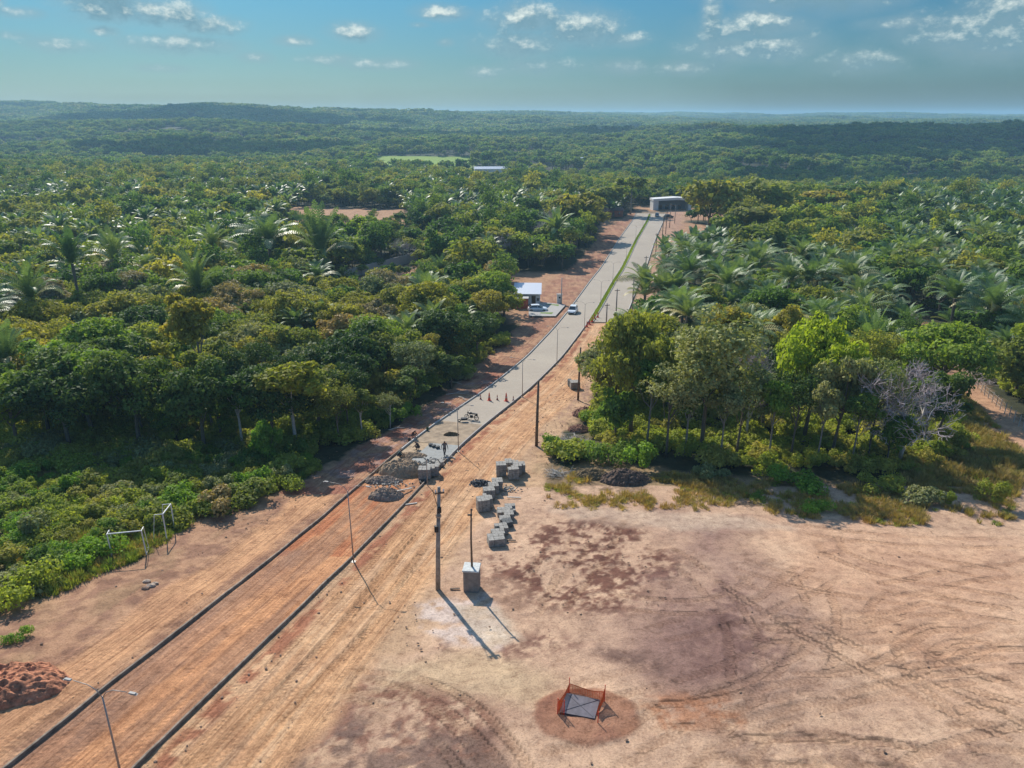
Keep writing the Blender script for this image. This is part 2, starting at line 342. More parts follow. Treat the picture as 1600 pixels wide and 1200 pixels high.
    def mesh(s, name, m, smooth=False):
        me = bpy.data.meshes.new(name); me.from_pydata(s.v, [], s.f); me.update()
        for k in (m if isinstance(m, (list, tuple)) else [m]): me.materials.append(k)
        if smooth: me.polygons.foreach_set('use_smooth', [True] * len(me.polygons))
        return me
    def build(s, name, m, parent=None, loc=(0, 0, 0), rz=0, smooth=False):
        o = mobj(name, s.mesh(name, m, smooth), parent, loc); o.rotation_euler = (0, 0, rz); return o
def kids(o): return [c for c in bpy.data.objects if c.parent == o]
def copy_tree(o, ch=None, parent=None, linkp=True):
    """ch: prebuilt list [(child,[grandchildren])]"""
    c = o.copy(); C.objects.link(c)
    if ch is None: ch = [(k, kids(k)) for k in kids(o)]
    for k, gs in ch:
        n = k.copy(); C.objects.link(n); n.parent = c
        for g in gs: q = g.copy(); C.objects.link(q); q.parent = n
    return c
def inpoly(X, Y, poly):
    X = np.asarray(X); Y = np.asarray(Y); r = np.zeros(X.shape, bool); n = len(poly)
    for i in range(n):
        x0, y0 = poly[i]; x1, y1 = poly[(i + 1) % n]
        if y0 == y1: continue
        c = ((y0 > Y) != (y1 > Y)) & (X < (x1 - x0) * (Y - y0) / (y1 - y0) + x0); r ^= c
    return r
def sdist(X, Y, pts, closed=False):
    best = np.full(X.shape, 1e9); u = np.zeros(X.shape); acc = 0; lat = np.zeros(X.shape)
    P = list(pts) + ([pts[0]] if closed else [])
    for (x0, y0), (x1, y1) in zip(P[:-1], P[1:]):
        dx, dy = x1 - x0, y1 - y0; L = math.hypot(dx, dy) + 1e-9
        t = np.clip(((X - x0) * dx + (Y - y0) * dy) / L / L, 0, 1); ex = X - x0 - t * dx; ey = Y - y0 - t * dy; d = np.hypot(ex, ey)
        k = d < best; best = np.where(k, d, best); u = np.where(k, acc + t * L, u); lat = np.where(k, (ex * dy - ey * dx) / L, lat); acc += L
    return best, u, lat
def poly_px(pp): return [G(*q) for q in pp]
def softmask(X, Y, poly, soft=1.0, wob=1.0, s=3):
    """1 inside, fading over soft metres, with a wandering edge"""
    xs = [p[0] for p in poly]; ys = [p[1] for p in poly]; m = np.zeros(X.shape)
    k = (X > min(xs) - soft - wob) & (X < max(xs) + soft + wob) & (Y > min(ys) - soft - wob) & (Y < max(ys) + soft + wob)
    if not k.any(): return m
    x, y = X[k], Y[k]; d, _, _ = sdist(x, y, poly, True); d = np.where(inpoly(x, y, poly), d, -d)
    d = d + (fbm(x / (wob * 1.5 + .2), y / (wob * 1.5 + .2), s) - .5) * 2 * wob
    m[k] = np.clip(d / soft + .5, 0, 1); return m

# ------------------------------------------------------------------ where things grow
FOREST_L = poly_px([(0, 690), (120, 697), (350, 700), (500, 712), (560, 690), (620, 660), (680, 620), (735, 575), (790, 533), (800, 500)])
XL0 = -420
SCRUB_L = poly_px([(0, 945), (60, 940), (150, 900), (230, 868), (300, 815), (430, 768), (500, 735), (480, 700), (350, 695), (0, 690)]); SCRUB_L = [(-70, SCRUB_L[0][1] - 2)] + SCRUB_L + [(-90, SCRUB_L[-1][1])]
LOTTOP = [(860, 790), (960, 800), (1130, 800), (1250, 812), (1400, 822), (1600, 838)]
FTL = poly_px([(500, 712), (560, 690), (620, 660), (680, 620), (735, 575), (790, 533), (800, 500)])      # forest edge beside the road, left
forL = [(-420, FOREST_L[0][1])] + FOREST_L + poly_px([(800, 450), (850, 440), (895, 415), (925, 380), (935, 350), (985, 333)])
forL += [(62, 420), (-420, 420)]
FR = poly_px([(985, 320), (1075, 340), (1085, 355), (1130, 360), (1100, 400), (1035, 405), (1030, 470), (1015, 490), (950, 520), (945, 600), (930, 640), (930, 680), (965, 705), (1060, 722), (1250, 742), (1400, 745), (1520, 705), (1480, 640), (1478, 575), (1530, 565), (1600, 640)])
forR = FR + [(95, 78), (420, 78), (420, 420), (62, 420)]
TRACK = poly_px([(1600, 690), (1540, 640), (1500, 600), (1470, 565), (1440, 530), (1400, 500)])
CLEAR = [[(55, 312), (100, 312), (112, 372), (60, 372)]] + [poly_px(p) for p in ([(530, 440), (655, 408), (660, 420), (560, 452)], [(1390, 488), (1440, 488), (1445, 515), (1395, 512)], [(1060, 470), (1115, 470), (1115, 500), (1062, 500)], [(1040, 345), (1140, 355), (1150, 385), (1060, 385)],
         [(450, 322), (630, 326), (640, 350), (460, 350)], [(786, 425), (900, 425), (880, 500), (795, 505)], [(1105, 540), (1150, 540), (1140, 575), (1110, 575)], [(940, 345), (985, 340), (970, 372), (935, 378)], [(1270, 350), (1300, 350), (1300, 370), (1270, 370)])]
FIELDS = [([(-124, 668), (-158, 900), (-38, 900), (-36, 668)], (.20, .30, .04)), ([(-34, 520), (-8, 520), (2, 690), (-34, 690)], (.22, .20, .07)), ([(150, 1430), (380, 1430), (440, 1850), (170, 1900)], (.30, .27, .12)), ([(25, 600), (55, 600), (70, 700), (30, 700)], (.30, .22, .12)),
          ([(-20, 740), (10, 740), (20, 790), (-20, 800)], (.26, .20, .10))]
def free_of_trees(X, Y, pad=1.5):
    """True where a trunk may not stand"""
    k = np.zeros(X.shape, bool)
    for p in CLEAR: k |= inpoly(X, Y, p)
    for p, _ in FIELDS: k |= inpoly(X, Y, p)
    s, t = rcoord(X, Y); k |= (Y < 345) & (t > -6.5 - pad) & (t < 15 + pad)
    d, _, _ = sdist(X, Y, TRACK); k |= d < 3.4 + pad
    return k

# ------------------------------------------------------------------ ground sheet
def build_ground():
    gx = lambda a, b, s0, g: (lambda L: L)([a])
    def grow(a, b, s0, g):
        L = [a]; s = s0
        while L[-1] < b: s *= g; L.append(L[-1] + s)
        return L
    xs = np.array([-v for v in grow(34, 6500, .2, 1.085)[::-1]] + list(np.arange(-33.8, 52, .17)) + grow(52, 6500, .2, 1.085))
    ys = np.array([-v for v in grow(-13, 300, .2, 1.12)[::-1]] + list(np.arange(13.2, 50, .14)) + list(np.arange(50, 80, .25)) + grow(80, 7600, .3, 1.018))
    X, Y = np.meshgrid(xs, ys); sh = X.shape; X = X.ravel(); Y = Y.ravel(); Z = hb(X, Y)
    rs, rt = rcoord(X, Y); near = Y < 420
    inroad = (rt > -.25) & (rt < RW + .25) & (Y < 345); dual = (rs > I_DUAL - 1) & (rt > 0) & (rt < 13.2) & (Y < 345)
    paved = inroad & (rs > I_PAVE - 7)
    # ---- colours by place
    c3 = lambda c: np.array(c)[None, :]
    col = np.repeat(c3((.038, .042, .022)), len(X), 0)                                                     # woodland floor
    def lay(mask, c): nonlocal col; m = np.clip(mask, 0, 1)[:, None]; col = col * (1 - m) + c3(c) * m
    n1 = fbm(X / 3.1, Y / 3.1, 21, 5); n2 = fbm(X / .9, Y / .9, 22, 4); n3 = fbm(X / 9, Y / 9, 23, 4)
    sc = lambda v, a, b: np.clip((v - a) / (b - a), 0, 1)
    bare = poly_px([(0, 945), (60, 942), (150, 903), (230, 870), (300, 818), (430, 770), (500, 738), (560, 700), (640, 655), (700, 612), (745, 570), (800, 525), (815, 500), (860, 440), (900, 412), (945, 360), (990, 330), (1075, 335), (1045, 400), (1035, 470), (1005, 495), (945, 530), (935, 600), (915, 640), (870, 690), (860, 740)] + LOTTOP)
    bare = [(-200, -200), (-200, bare[0][1])] + bare + [(90, bare[-1][1] - 4), (220, 20), (220, -200)]
    lay(softmask(X, Y, SCRUB_L, 2, 1.5, 4), (.15, .125, .055))
    verge = poly_px([(860, 745), (930, 715), (1060, 735), (1250, 752), (1600, 768), (1600, 842), (1400, 825), (1250, 815), (1130, 803), (960, 803), (860, 800)]); verge[4] = (60, verge[4][1]); verge[5] = (60, verge[5][1])
    lay(softmask(X, Y, verge, 1.6, 1.2, 6), (.25, .175, .095))
    lay(softmask(X, Y, bare, .9, .9, 5), (.42, .275, .165))
    for p in CLEAR: lay(softmask(X, Y, p, 2, 2, 8), (.36, .21, .12))
    grass_r = poly_px([(1420, 640), (1500, 600), (1600, 700), (1600, 790), (1400, 760)]); lay(softmask(X, Y, grass_r, 2, 1.5, 9), (.17, .145, .055))
    d, _, _ = sdist(X, Y, TRACK); lay(np.where(Y < 200, sc(-d + (n1 - .5) * 1.6, -3.2, -2.2), 0), (.40, .235, .14))
    for p, c in FIELDS: lay(softmask(X, Y, p, 8, 6, 12), c)
    # lot: bands of pale sand, mauve-brown and dark red earth
    lot = np.clip((rt - RW - 5.5) / 3 + (n1 - .5) * 2, 0, 1) * (Y < 60) 
    lay(lot * .9, (.475, .315, .21))
    def patch(pp, c, a=1.0, soft=2.0, wob=1.5, s=31, tex=None):
        m = softmask(X, Y, poly_px(pp), soft, wob, s)
        if tex is not None: m = m * tex
        lay(m * a, c)
    T1 = sc(fbm(X / .38, Y / .5, 42, 4, .65) + (n1 - .5) * .9 + (n2 - .5) * .4, .40, .62); T2 = sc(fbm(X / .45, Y / .45, 41, 4) + (n1 - .5) * .8, .42, .6)
    patch([(760, 850), (870, 800), (1000, 830), (1080, 880), (1060, 930), (960, 960), (860, 960), (780, 930), (745, 890)], (.15, .07, .048), 1.0, 3, 2, 32, T1)
    patch([(1040, 800), (1160, 820), (1180, 880), (1250, 960), (1260, 1040), (1200, 1090), (1060, 1080), (960, 1020), (1060, 930)], (.225, .135, .108), .95, 5, 3, 33)
    patch([(1060, 900), (1160, 900), (1230, 1000), (1200, 1070), (1080, 1050)], (.165, .095, .078), .9, 3, 2, 34, T1)
    patch([(640, 990), (720, 1010), (860, 985), (910, 1005), (800, 1040), (690, 1030)], (.155, .075, .055), .85, 1.5, 1, 35, T1)
    patch([(650, 945), (760, 930), (800, 990), (770, 1020), (700, 1005), (655, 975)], (.52, .42, .36), .85, .8, .5, 36, sc(n2, .35, .5))
    patch([(700, 945), (780, 950), (820, 1000), (760, 1010)], (.46, .37, .27), .7, .5, .3, 37)
    patch([(600, 1040), (760, 1020), (860, 1060), (860, 1110), (720, 1090), (600, 1085)], (.45, .33, .20), .7, 1.5, 1, 38)
    patch([(520, 1060), (640, 1060), (780, 1120), (800, 1200), (560, 1200), (430, 1180), (420, 1120)], (.20, .095, .065), .85, 1.5, 1, 39, T1)
    patch([(400, 1110), (560, 1120), (760, 1150), (830, 1230), (330, 1230), (380, 1150)], (.17, .11, .085), .85, 1.2, 1, 40, T2)
    patch([(930, 1010), (1050, 1030), (1040, 1060), (940, 1025)], (.15, .09, .07), .8, .6, .5, 43, T1)
    patch([(1080, 1130), (1300, 1100), (1500, 1140), (1600, 1200), (1200, 1240)], (.25, .155, .11), .7, 3, 2, 44, T1)
    patch([(1230, 830), (1600, 850), (1600, 1060), (1420, 1080), (1250, 930)], (.465, .285, .18), .85, 4, 3, 45)
    patch([(1000, 1090), (1130, 1090), (1160, 1130), (1030, 1150)], (.36, .17, .09), .8, 1, .8, 46, T1)
    patch([(860, 790), (1000, 800), (1130, 805), (1230, 825), (1080, 830), (900, 815)], (.44, .33, .24), .7, 1.2, 1, 47)
    patch([(840, 560), (930, 550), (935, 640), (905, 700), (860, 740), (830, 700)], (.30, .185, .135), .8, 1.5, 1, 48, T1)
    patch([(850, 690), (905, 640), (940, 690), (900, 760), (850, 760)], (.15, .12, .05), .7, 1.5, 1.5, 49, T1)
    patch([(870, 715), (1010, 730), (1000, 775), (860, 770)], (.17, .115, .07), .8, 1.5, 1, 50, T1)
    # left side: brown verge, raw red cut beside the kerb
    left = (rt < -.2) & (rt > -40) & (Y < 345); bl = softmask(X, Y, bare, .9, .9, 5) * (rt < -.2)
    lay(bl * .9, (.36, .205, .12)); lay(bl * sc(n2, .45, .62) * .7, (.20, .105, .07))
    lay(bl * (Y > 58) * sc(n1 + (n2 - .5) * .5, .35, .6) * np.where(Y > 105, .45, 1), (.29, .125, .08)); lay(bl * (Y > 62) * (Y < 100) * sc(n2, .52, .66) * .7, (.34, .24, .20))
    lay(bl * sc(-np.abs(rt + 2.6) + (n1 - .5) * 2, -1.9, -1.2) * (Y < 58), (.46, .255, .135))                 # rolled strip beside the left kerb
    lay(bl * (rt < -6) * sc(n1, .4, .6) * .6 * (Y < 60), (.24, .155, .085))
    # between the kerbs
    st = fbm(rs / 6., rt * 1.7, 51, 4); inr = (rt > 0) & (rt < RW) & (Y < 345); unp = inr & (rs < I_PAVE)
    lay(unp * 1., (.47, .235, .115)); lay(unp * sc(st, .45, .62) * .7, (.28, .155, .095))
    lay(unp * (Y > 46) * sc(st, .55, .4) * (Y < 60), (.38, .15, .07)); lay(unp * sc(-rt + 2.2 + (n1 - .5) * 3, 0, 1) * .5 * (Y < 47), (.27, .16, .11))
    # haul road right of the kerb
    hw = sc(-np.abs(rt - RW - 3.6) + (n1 - .5) * 1.6, -3.6, -2.6) * (rs < I_DUAL + 4) * (Y < 345)
    lay(hw, (.48, .275, .145)); lay(hw * sc(fbm(rs / 8., rt * 1.5, 53, 4), .5, .62) * .6, (.53, .35, .21))
    lay(sc(-np.abs(rt - RW - .9) + (n1 - .5), -.7, -.3) * (rs < I_DUAL) * (Y < 345) * .85 * sc(n2, .35, .5), (.27, .10, .055))
    far_road = (rs > I_DUAL) & (rt > 12.6) & (rt < 24) & (Y < 345); lay(far_road * sc(-np.abs(rt - 17) + (n1 - .5) * 6, -5, -2) * .9, (.36, .22, .15))
    # spoil disc round the manhole
    mx, my = G(912, 1118); dm = np.hypot((X - mx - .1) / 2.55, (Y - my - .05) / 2.0) + (n2 - .5) * .22; disc = sc(-dm, -1.08, -.98); lay(disc, (.30, .155, .095)); lay(disc * sc(n2, .5, .6) * .6, (.21, .10, .065))
    # ---- relief
    op = near & (Y < 130)
    bump_z = (n3 - .5) * .35 + (n1 - .5) * .16 + (n2 - .5) * .06
    wr = np.clip((np.abs(rt - RW / 2) - RW / 2 - .3) / 1.5, 0, 1); w2 = np.clip((np.abs(rt - RW - 3.6) - 2.6) / 2, .25, 1); amp = np.minimum(wr, w2)
    rough_l = T1 * softmask(X, Y, poly_px([(740, 850), (870, 790), (1020, 820), (1090, 880), (1070, 940), (960, 975), (850, 975), (750, 935)]), 3, 1, 61)
    bump_z = bump_z * amp * np.clip((130 - Y) / 40, 0, 1) + rough_l * (fbm(X / .7, Y / .7, 62, 3) - .4) * .22
    bump_z += (rt < -3) * (rt > -30) * (Y > 52) * (Y < 140) * (fbm(X / 1.3, Y / 1.3, 63, 3) - .5) * .5 * np.clip((-rt - 2.5) / 2, 0, 1)
    streak = (fbm(rs / 9., rt * 2.4, 52, 3) - .5); bump_z += ((rt > -4.5) & (rt < RW + 7) & (rs < I_DUAL) & ~paved & (Y < 140)) * streak * .09
    bump_z += disc * (.07 + (n2 - .5) * .10)
    # ---- tyre marks
    U = np.zeros(len(X)); Vv = np.zeros(len(X)); Mk = np.zeros(len(X)); dk = np.where((Y < 62) & (Y > 12) & (np.abs(X) < 60))[0]
    tracks = [[(1500, 945), (1430, 930), (1390, 942), (1375, 970), (1400, 1005), (1450, 1035), (1510, 1062), (1600, 1090)], [(1290, 835), (1300, 862), (1370, 890), (1600, 930)], [(1250, 826), (1400, 845), (1600, 850)],
              [(1150, 880), (1260, 915), (1380, 930), (1600, 965)], [(1130, 900), (1250, 980), (1400, 1060), (1600, 1150)], [(1600, 1000), (1480, 985), (1420, 1010), (1440, 1060), (1560, 1130)], [(1000, 1200), (1200, 1110), (1400, 1060), (1600, 1040)], [(1300, 1230), (1420, 1150), (1600, 1110)],
              [(1100, 1240), (1180, 1130), (1260, 1040), (1290, 960), (1260, 900)], [(540, 1062), (640, 1072), (720, 1110), (790, 1190), (810, 1240)], [(560, 1075), (620, 1092), (690, 1130), (760, 1210)], [(850, 1200), (980, 1170), (1060, 1110), (1200, 1080)],
              [(240, 1210), (380, 1110), (500, 990), (580, 900), (650, 820), (700, 765), (800, 680)], [(330, 1210), (470, 1080), (560, 980), (610, 900), (680, 815), (740, 745)], [(400, 1130), (520, 1020), (600, 930), (640, 860), (720, 760)], [(1230, 960), (1290, 1000), (1260, 1060), (1180, 1080)],
              [(900, 1090), (1000, 1060), (1100, 1050), (1250, 1090)], [(1020, 850), (1100, 900), (1160, 980), (1170, 1080)], [(880, 830), (850, 900), (820, 960)], [(960, 810), (930, 870), (860, 950)]]
    rt_ = random.Random(12)
    for k in range(16):
        x0, y0, a0 = rt_.uniform(960, 1560), rt_.uniform(850, 1180), rt_.uniform(-.5, .5); tp = []
        for j in range(7): tp.append((x0, y0)); x0 += 55 * math.cos(a0); y0 = max(830, y0 + 28 * math.sin(a0)); a0 += rt_.uniform(-.5, .5)
        tracks.append(tp)
    x, y = X[dk], Y[dk]; Ud = np.zeros(len(x)); Vd = Ud.copy(); Md = Ud.copy(); zd = Ud.copy()
    for ti, tp in enumerate(tracks):
        P = np.array([G(*q) for q in tp]); t = np.arange(len(P)); tt = np.linspace(0, len(P) - 1, 5 * len(P))
        for _ in range(1): P = np.c_[np.interp(tt, t, P[:, 0]), np.interp(tt, t, P[:, 1])]
        kk = np.hanning(9); kk /= kk.sum(); P = np.c_[np.convolve(np.pad(P[:, 0], 4, 'edge'), kk, 'valid'), np.convolve(np.pad(P[:, 1], 4, 'edge'), kk, 'valid')]
        T = np.gradient(P, axis=0); T /= np.hypot(T[:, 0], T[:, 1])[:, None] + 1e-9
        for off in (-.85, .85):
            Q = P + np.c_[T[:, 1], -T[:, 0]] * off; d, u, lat = sdist(x, y, [tuple(q) for q in Q])
            fadeu = np.clip(fbm(u / 3., np.full(u.shape, ti * 3.3 + off), 71, 2) * 3 - .6, 0, 1)
            m = np.clip((.34 - d) / .12, 0, 1) * fadeu
            k = m > Md; Ud = np.where(k, u, Ud); Vd = np.where(k, lat, Vd); Md = np.maximum(Md, m); zd -= m * .022; zd += np.exp(-((d - .4) / .12) ** 2) * .016 * fadeu
    U[dk] = Ud; Vv[dk] = Vd; Mk[dk] = Md; Zt = np.zeros(len(X)); Zt[dk] = zd
    Z = Z + bump_z * (Y < 420) + Zt * ~(paved | dual)
    Z = np.where(unp, np.minimum(Z, hb(X, Y) + .03), Z)
    Z = np.where(paved | dual, hb(X, Y) - .12, Z)
    lay(np.where(paved | dual, 1., 0), (.2, .15, .1))
    me = npmesh('ground', np.c_[X, Y, Z], (lambda a: np.c_[a[:-1, :-1].ravel(), a[:-1, 1:].ravel(), a[1:, 1:].ravel(), a[1:, :-1].ravel()])(np.arange(len(X)).reshape(sh)), [], smooth=True)
    ca = me.color_attributes.new('earth', 'FLOAT_COLOR', 'POINT'); ca.data.foreach_set('color', np.c_[col, np.ones(len(X))].astype(np.float32).ravel())
    ta = me.attributes.new('tyre', 'FLOAT_VECTOR', 'POINT'); ta.data.foreach_set('vector', np.c_[U, Vv, Mk].astype(np.float32).ravel())
    hm = (((rt > -4.5) & (rt < RW + 6.5) & (rs < I_DUAL) & ~paved & (Y < 140)) * 1.0)
    ra = me.attributes.new('haul', 'FLOAT_VECTOR', 'POINT'); ra.data.foreach_set('vector', np.c_[rs, rt, hm].astype(np.float32).ravel())
    fa = me.attributes.new('leafy', 'FLOAT', 'POINT'); fa.data.foreach_set('value', ((Y > 95) & ~near).astype(np.float32))
    m, nt, b = nodes('earth'); A = lambda n: (lambda q: (setattr(q, 'attribute_name', n), q)[1])(nt.nodes.new('ShaderNodeAttribute'))
    geo = nt.nodes.new('ShaderNodeNewGeometry'); P = geo.outputs['Position']; c = A('earth').outputs['Color']
    f1 = noise(nt, P, 1.5, 10, .72, .3); f2 = noise(nt, P, 9, 6, .78); f3 = noise(nt, P, .35, 6, .6, .6)
    c = mixc(nt, 1., c, ramp(nt, f1, [(.30, (.62, .57, .55)), (.48, (1, 1, 1)), (.70, (1.26, 1.26, 1.25))]), 'MULTIPLY')
    c = mixc(nt, 1., c, ramp(nt, f2, [(.32, (.60, .57, .55)), (.52, (1.10, 1.10, 1.10))]), 'MULTIPLY')
    c = mixc(nt, 1., c, ramp(nt, f3, [(.35, (.84, .80, .80)), (.65, (1.12, 1.12, 1.10))]), 'MULTIPLY')
    f4 = noise(nt, P, 26, 3, .6); c = mixc(nt, 1., c, ramp(nt, f4, [(.30, (.55, .50, .48)), (.40, (1, 1, 1)), (.75, (1.08, 1.08, 1.08))]), 'MULTIPLY')
    hv = A('haul').outputs['Vector']; hs = nt.nodes.new('ShaderNodeSeparateXYZ'); nt.links.new(hv, hs.inputs[0])
    cb = nt.nodes.new('ShaderNodeCombineXYZ'); nt.links.new(mth(nt, 'MULTIPLY', hs.outputs[0], .10), cb.inputs[0]); nt.links.new(mth(nt, 'MULTIPLY', hs.outputs[1], 3.2), cb.inputs[1])
    stn = noise(nt, cb.outputs[0], 1.6, 6, .7)
    c = mixc(nt, hs.outputs[2], c, mixc(nt, 1., c, ramp(nt, stn, [(.32, (.62, .55, .50)), (.5, (1, 1, 1)), (.68, (1.28, 1.26, 1.22))]), 'MULTIPLY'))
    tv = nt.nodes.new('ShaderNodeSeparateXYZ'); nt.links.new(A('tyre').outputs['Vector'], tv.inputs[0]); c = mixc(nt, mth(nt, 'MULTIPLY', tv.outputs[2], .8), c, mixc(nt, 1., c, (.91, .88, .85), 'MULTIPLY'))
    ph = mth(nt, 'MULTIPLY_ADD', mth(nt, 'ABSOLUTE', tv.outputs[1]), 14., mth(nt, 'MULTIPLY', tv.outputs[0], 22.))
    tread = mth(nt, 'MULTIPLY', mth(nt, 'GREATER_THAN', mth(nt, 'SINE', ph), 0.0), tv.outputs[2])
    c = mixc(nt, mth(nt, 'MULTIPLY', tread, .34), c, mixc(nt, 1., c, (.6, .55, .5), 'MULTIPLY'))
    # lug prints along the graded lanes
    ph2 = mth(nt, 'MULTIPLY_ADD', mth(nt, 'ABSOLUTE', mth(nt, 'PINGPONG', hs.outputs[1], .42)), 9., mth(nt, 'MULTIPLY', hs.outputs[0], 19.))
    lug = mth(nt, 'MULTIPLY', mth(nt, 'SINE', ph2), mth(nt, 'MULTIPLY', hs.outputs[2], mth(nt, 'GREATER_THAN', noise(nt, cb.outputs[0], .9, 2), .52)))
    H = mth(nt, 'MULTIPLY_ADD', f1, .10, mth(nt, 'MULTIPLY', f2, .05)); H = mth(nt, 'MULTIPLY_ADD', tread, .016, H); H = mth(nt, 'MULTIPLY_ADD', lug, .012, H)
    H = mth(nt, 'MULTIPLY_ADD', mth(nt, 'MULTIPLY', stn, hs.outputs[2]), .10, H)
    nt.links.new(c, b.inputs['Base Color']); b.inputs['Roughness'].default_value = .95; b.inputs['Specular IOR Level'].default_value = .15
    bump(nt, b, H, 1.0, .9); me.materials.append(m)
    o = mobj('ground', me); o['kind'] = 'structure'; return me
ground_me = build_ground()

# ------------------------------------------------------------------ road sheets, kerbs, median
def ribbon(name, i0, i1, t0, t1, dz, m, th=None, kind='structure', parent=None, t1f=None, nx=2):
    I = np.arange(i0, i1 + 1); n = len(I); V = []; Fc = []; tt = np.linspace(0, 1, nx)
    for i in I:
        for u in tt:
            x, y = rpt(i, t0 + (t1 - t0) * u); V.append((x, y, h1(x, y) + dz))
    Fc = [(a * nx + k, a * nx + k + 1, (a + 1) * nx + k + 1, (a + 1) * nx + k) for a in range(n - 1) for k in range(nx - 1)]
    if th:
        b = len(V); V += [(x, y, z - th) for x, y, z in V[:]]
        for a in range(n - 1):
            p, q = a * nx, (a + 1) * nx; Fc.append((p, q, b + q, b + p)); Fc.append((p + nx - 1, b + p + nx - 1, b + q + nx - 1, q + nx - 1))
        Fc.append((0, b, b + nx - 1, nx - 1)); e = (n - 1) * nx; Fc.append((e, e + nx - 1, b + e + nx - 1, b + e))
    o = MB().add(V, Fc).build(name, m, parent)
    if kind: o['kind'] = kind
    return o
def road_mat():
    m, nt, b = nodes('road_pavers'); geo = nt.nodes.new('ShaderNodeNewGeometry'); P = geo.outputs['Position']
    br = nt.nodes.new('ShaderNodeTexBrick'); nt.links.new(P, br.inputs['Vector']); br.inputs['Scale'].default_value = 2.2
    br.inputs['Color1'].default_value = (.335, .285, .225, 1); br.inputs['Color2'].default_value = (.365, .315, .25, 1); br.inputs['Mortar'].default_value = (.27, .225, .17, 1); br.inputs['Mortar Size'].default_value = .02
    c = mixc(nt, 1., br.outputs[0], ramp(nt, noise(nt, P, .12, 5, .6), [(.35, (.93, .92, .92)), (.65, (1.06, 1.06, 1.05))]), 'MULTIPLY')
    c = mixc(nt, 1., c, ramp(nt, noise(nt, P, 2.5, 6, .7), [(.3, (.90, .89, .87)), (.7, (1.07, 1.06, 1.04))]), 'MULTIPLY')
    nt.links.new(c, b.inputs['Base Color']); b.inputs['Roughness'].default_value = .85; return m
ROADM = road_mat()
I_S = iy(G(715, 658)[1])
ribbon('road', I_S, I_END, .13, RW - .13, 0.0, ROADM, nx=3)
ribbon('road', I_DUAL, I_END, RW + 1.0, 12.5, 0.0, ROADM, nx=3)
sandm = mat('sanded_pavers', (.30, .225, .15), .95, var=.25, scale=1.2); wetm = mat('new_pavers', (.245, .25, .235), .8, var=.12, scale=2.5)
ribbon('road', iy(G(690, 688)[1]), I_S, .13, RW - .13, 0.0, sandm, nx=3)
ribbon('road', I_PAVE - 4, iy(G(690, 688)[1]), 2.2, RW - .13, 0.0, wetm, nx=3)
ribbon('ground', I_PAVE - 5, iy(G(690, 688)[1]), .13, 2.19, -.03, mat('sand_bed', (.37, .27, .17), .95, var=.25, scale=1.5), nx=3)
def kerb(i0, i1, t, w, up, m=KERBM):
    I = list(range(i0, i1 + 1)); V = []; Fc = []
    for i in I:
        wb = (vnoise(i * .31, t, 91) - .5) * .14
        for tt, z in ((t, -.35), (t, up), (t + .02, up + .02), (t + w - .02, up + .02), (t + w, up), (t + w, -.35)):
            x, y = rpt(i, tt + wb * (i < I_PAVE)); V.append((x, y, h1(x, y) + z + ((vnoise(i * .8, t + 3, 92) - .5) * .05 if i < I_PAVE and z > 0 else 0)))
    for a in range(len(I) - 1):
        for k in range(5): Fc.append((a * 6 + k, (a + 1) * 6 + k, (a + 1) * 6 + k + 1, a * 6 + k + 1))
    Fc += [tuple(range(6)), tuple((len(I) - 1) * 6 + k for k in range(5, -1, -1))]
    o = MB().add(V, Fc).build('kerb', m); o['kind'] = 'structure'; return o
kerb(0, I_PAVE, -.02, .13, .19); kerb(I_PAVE, I_END, -.02, .15, .16, CONCL)
kerb(0, I_PAVE - 2, RW - .14, .13, .19); kerb(I_PAVE - 2, I_DUAL, RW - .13, .15, .16, CONC)
kerb(I_DUAL, I_END, RW - .12, .12, .14, CONCL); kerb(I_DUAL, I_END, RW + .9, .12, .14, CONCL); kerb(I_DUAL, I_END, 12.5, .15, .15, CONCL)
medm = mat('median_soil', (.12, .17, .03), .9, var=.3, scale=1.5)
ribbon('grass', I_DUAL, I_END - 4, RW + .01, RW + .89, .06, medm)

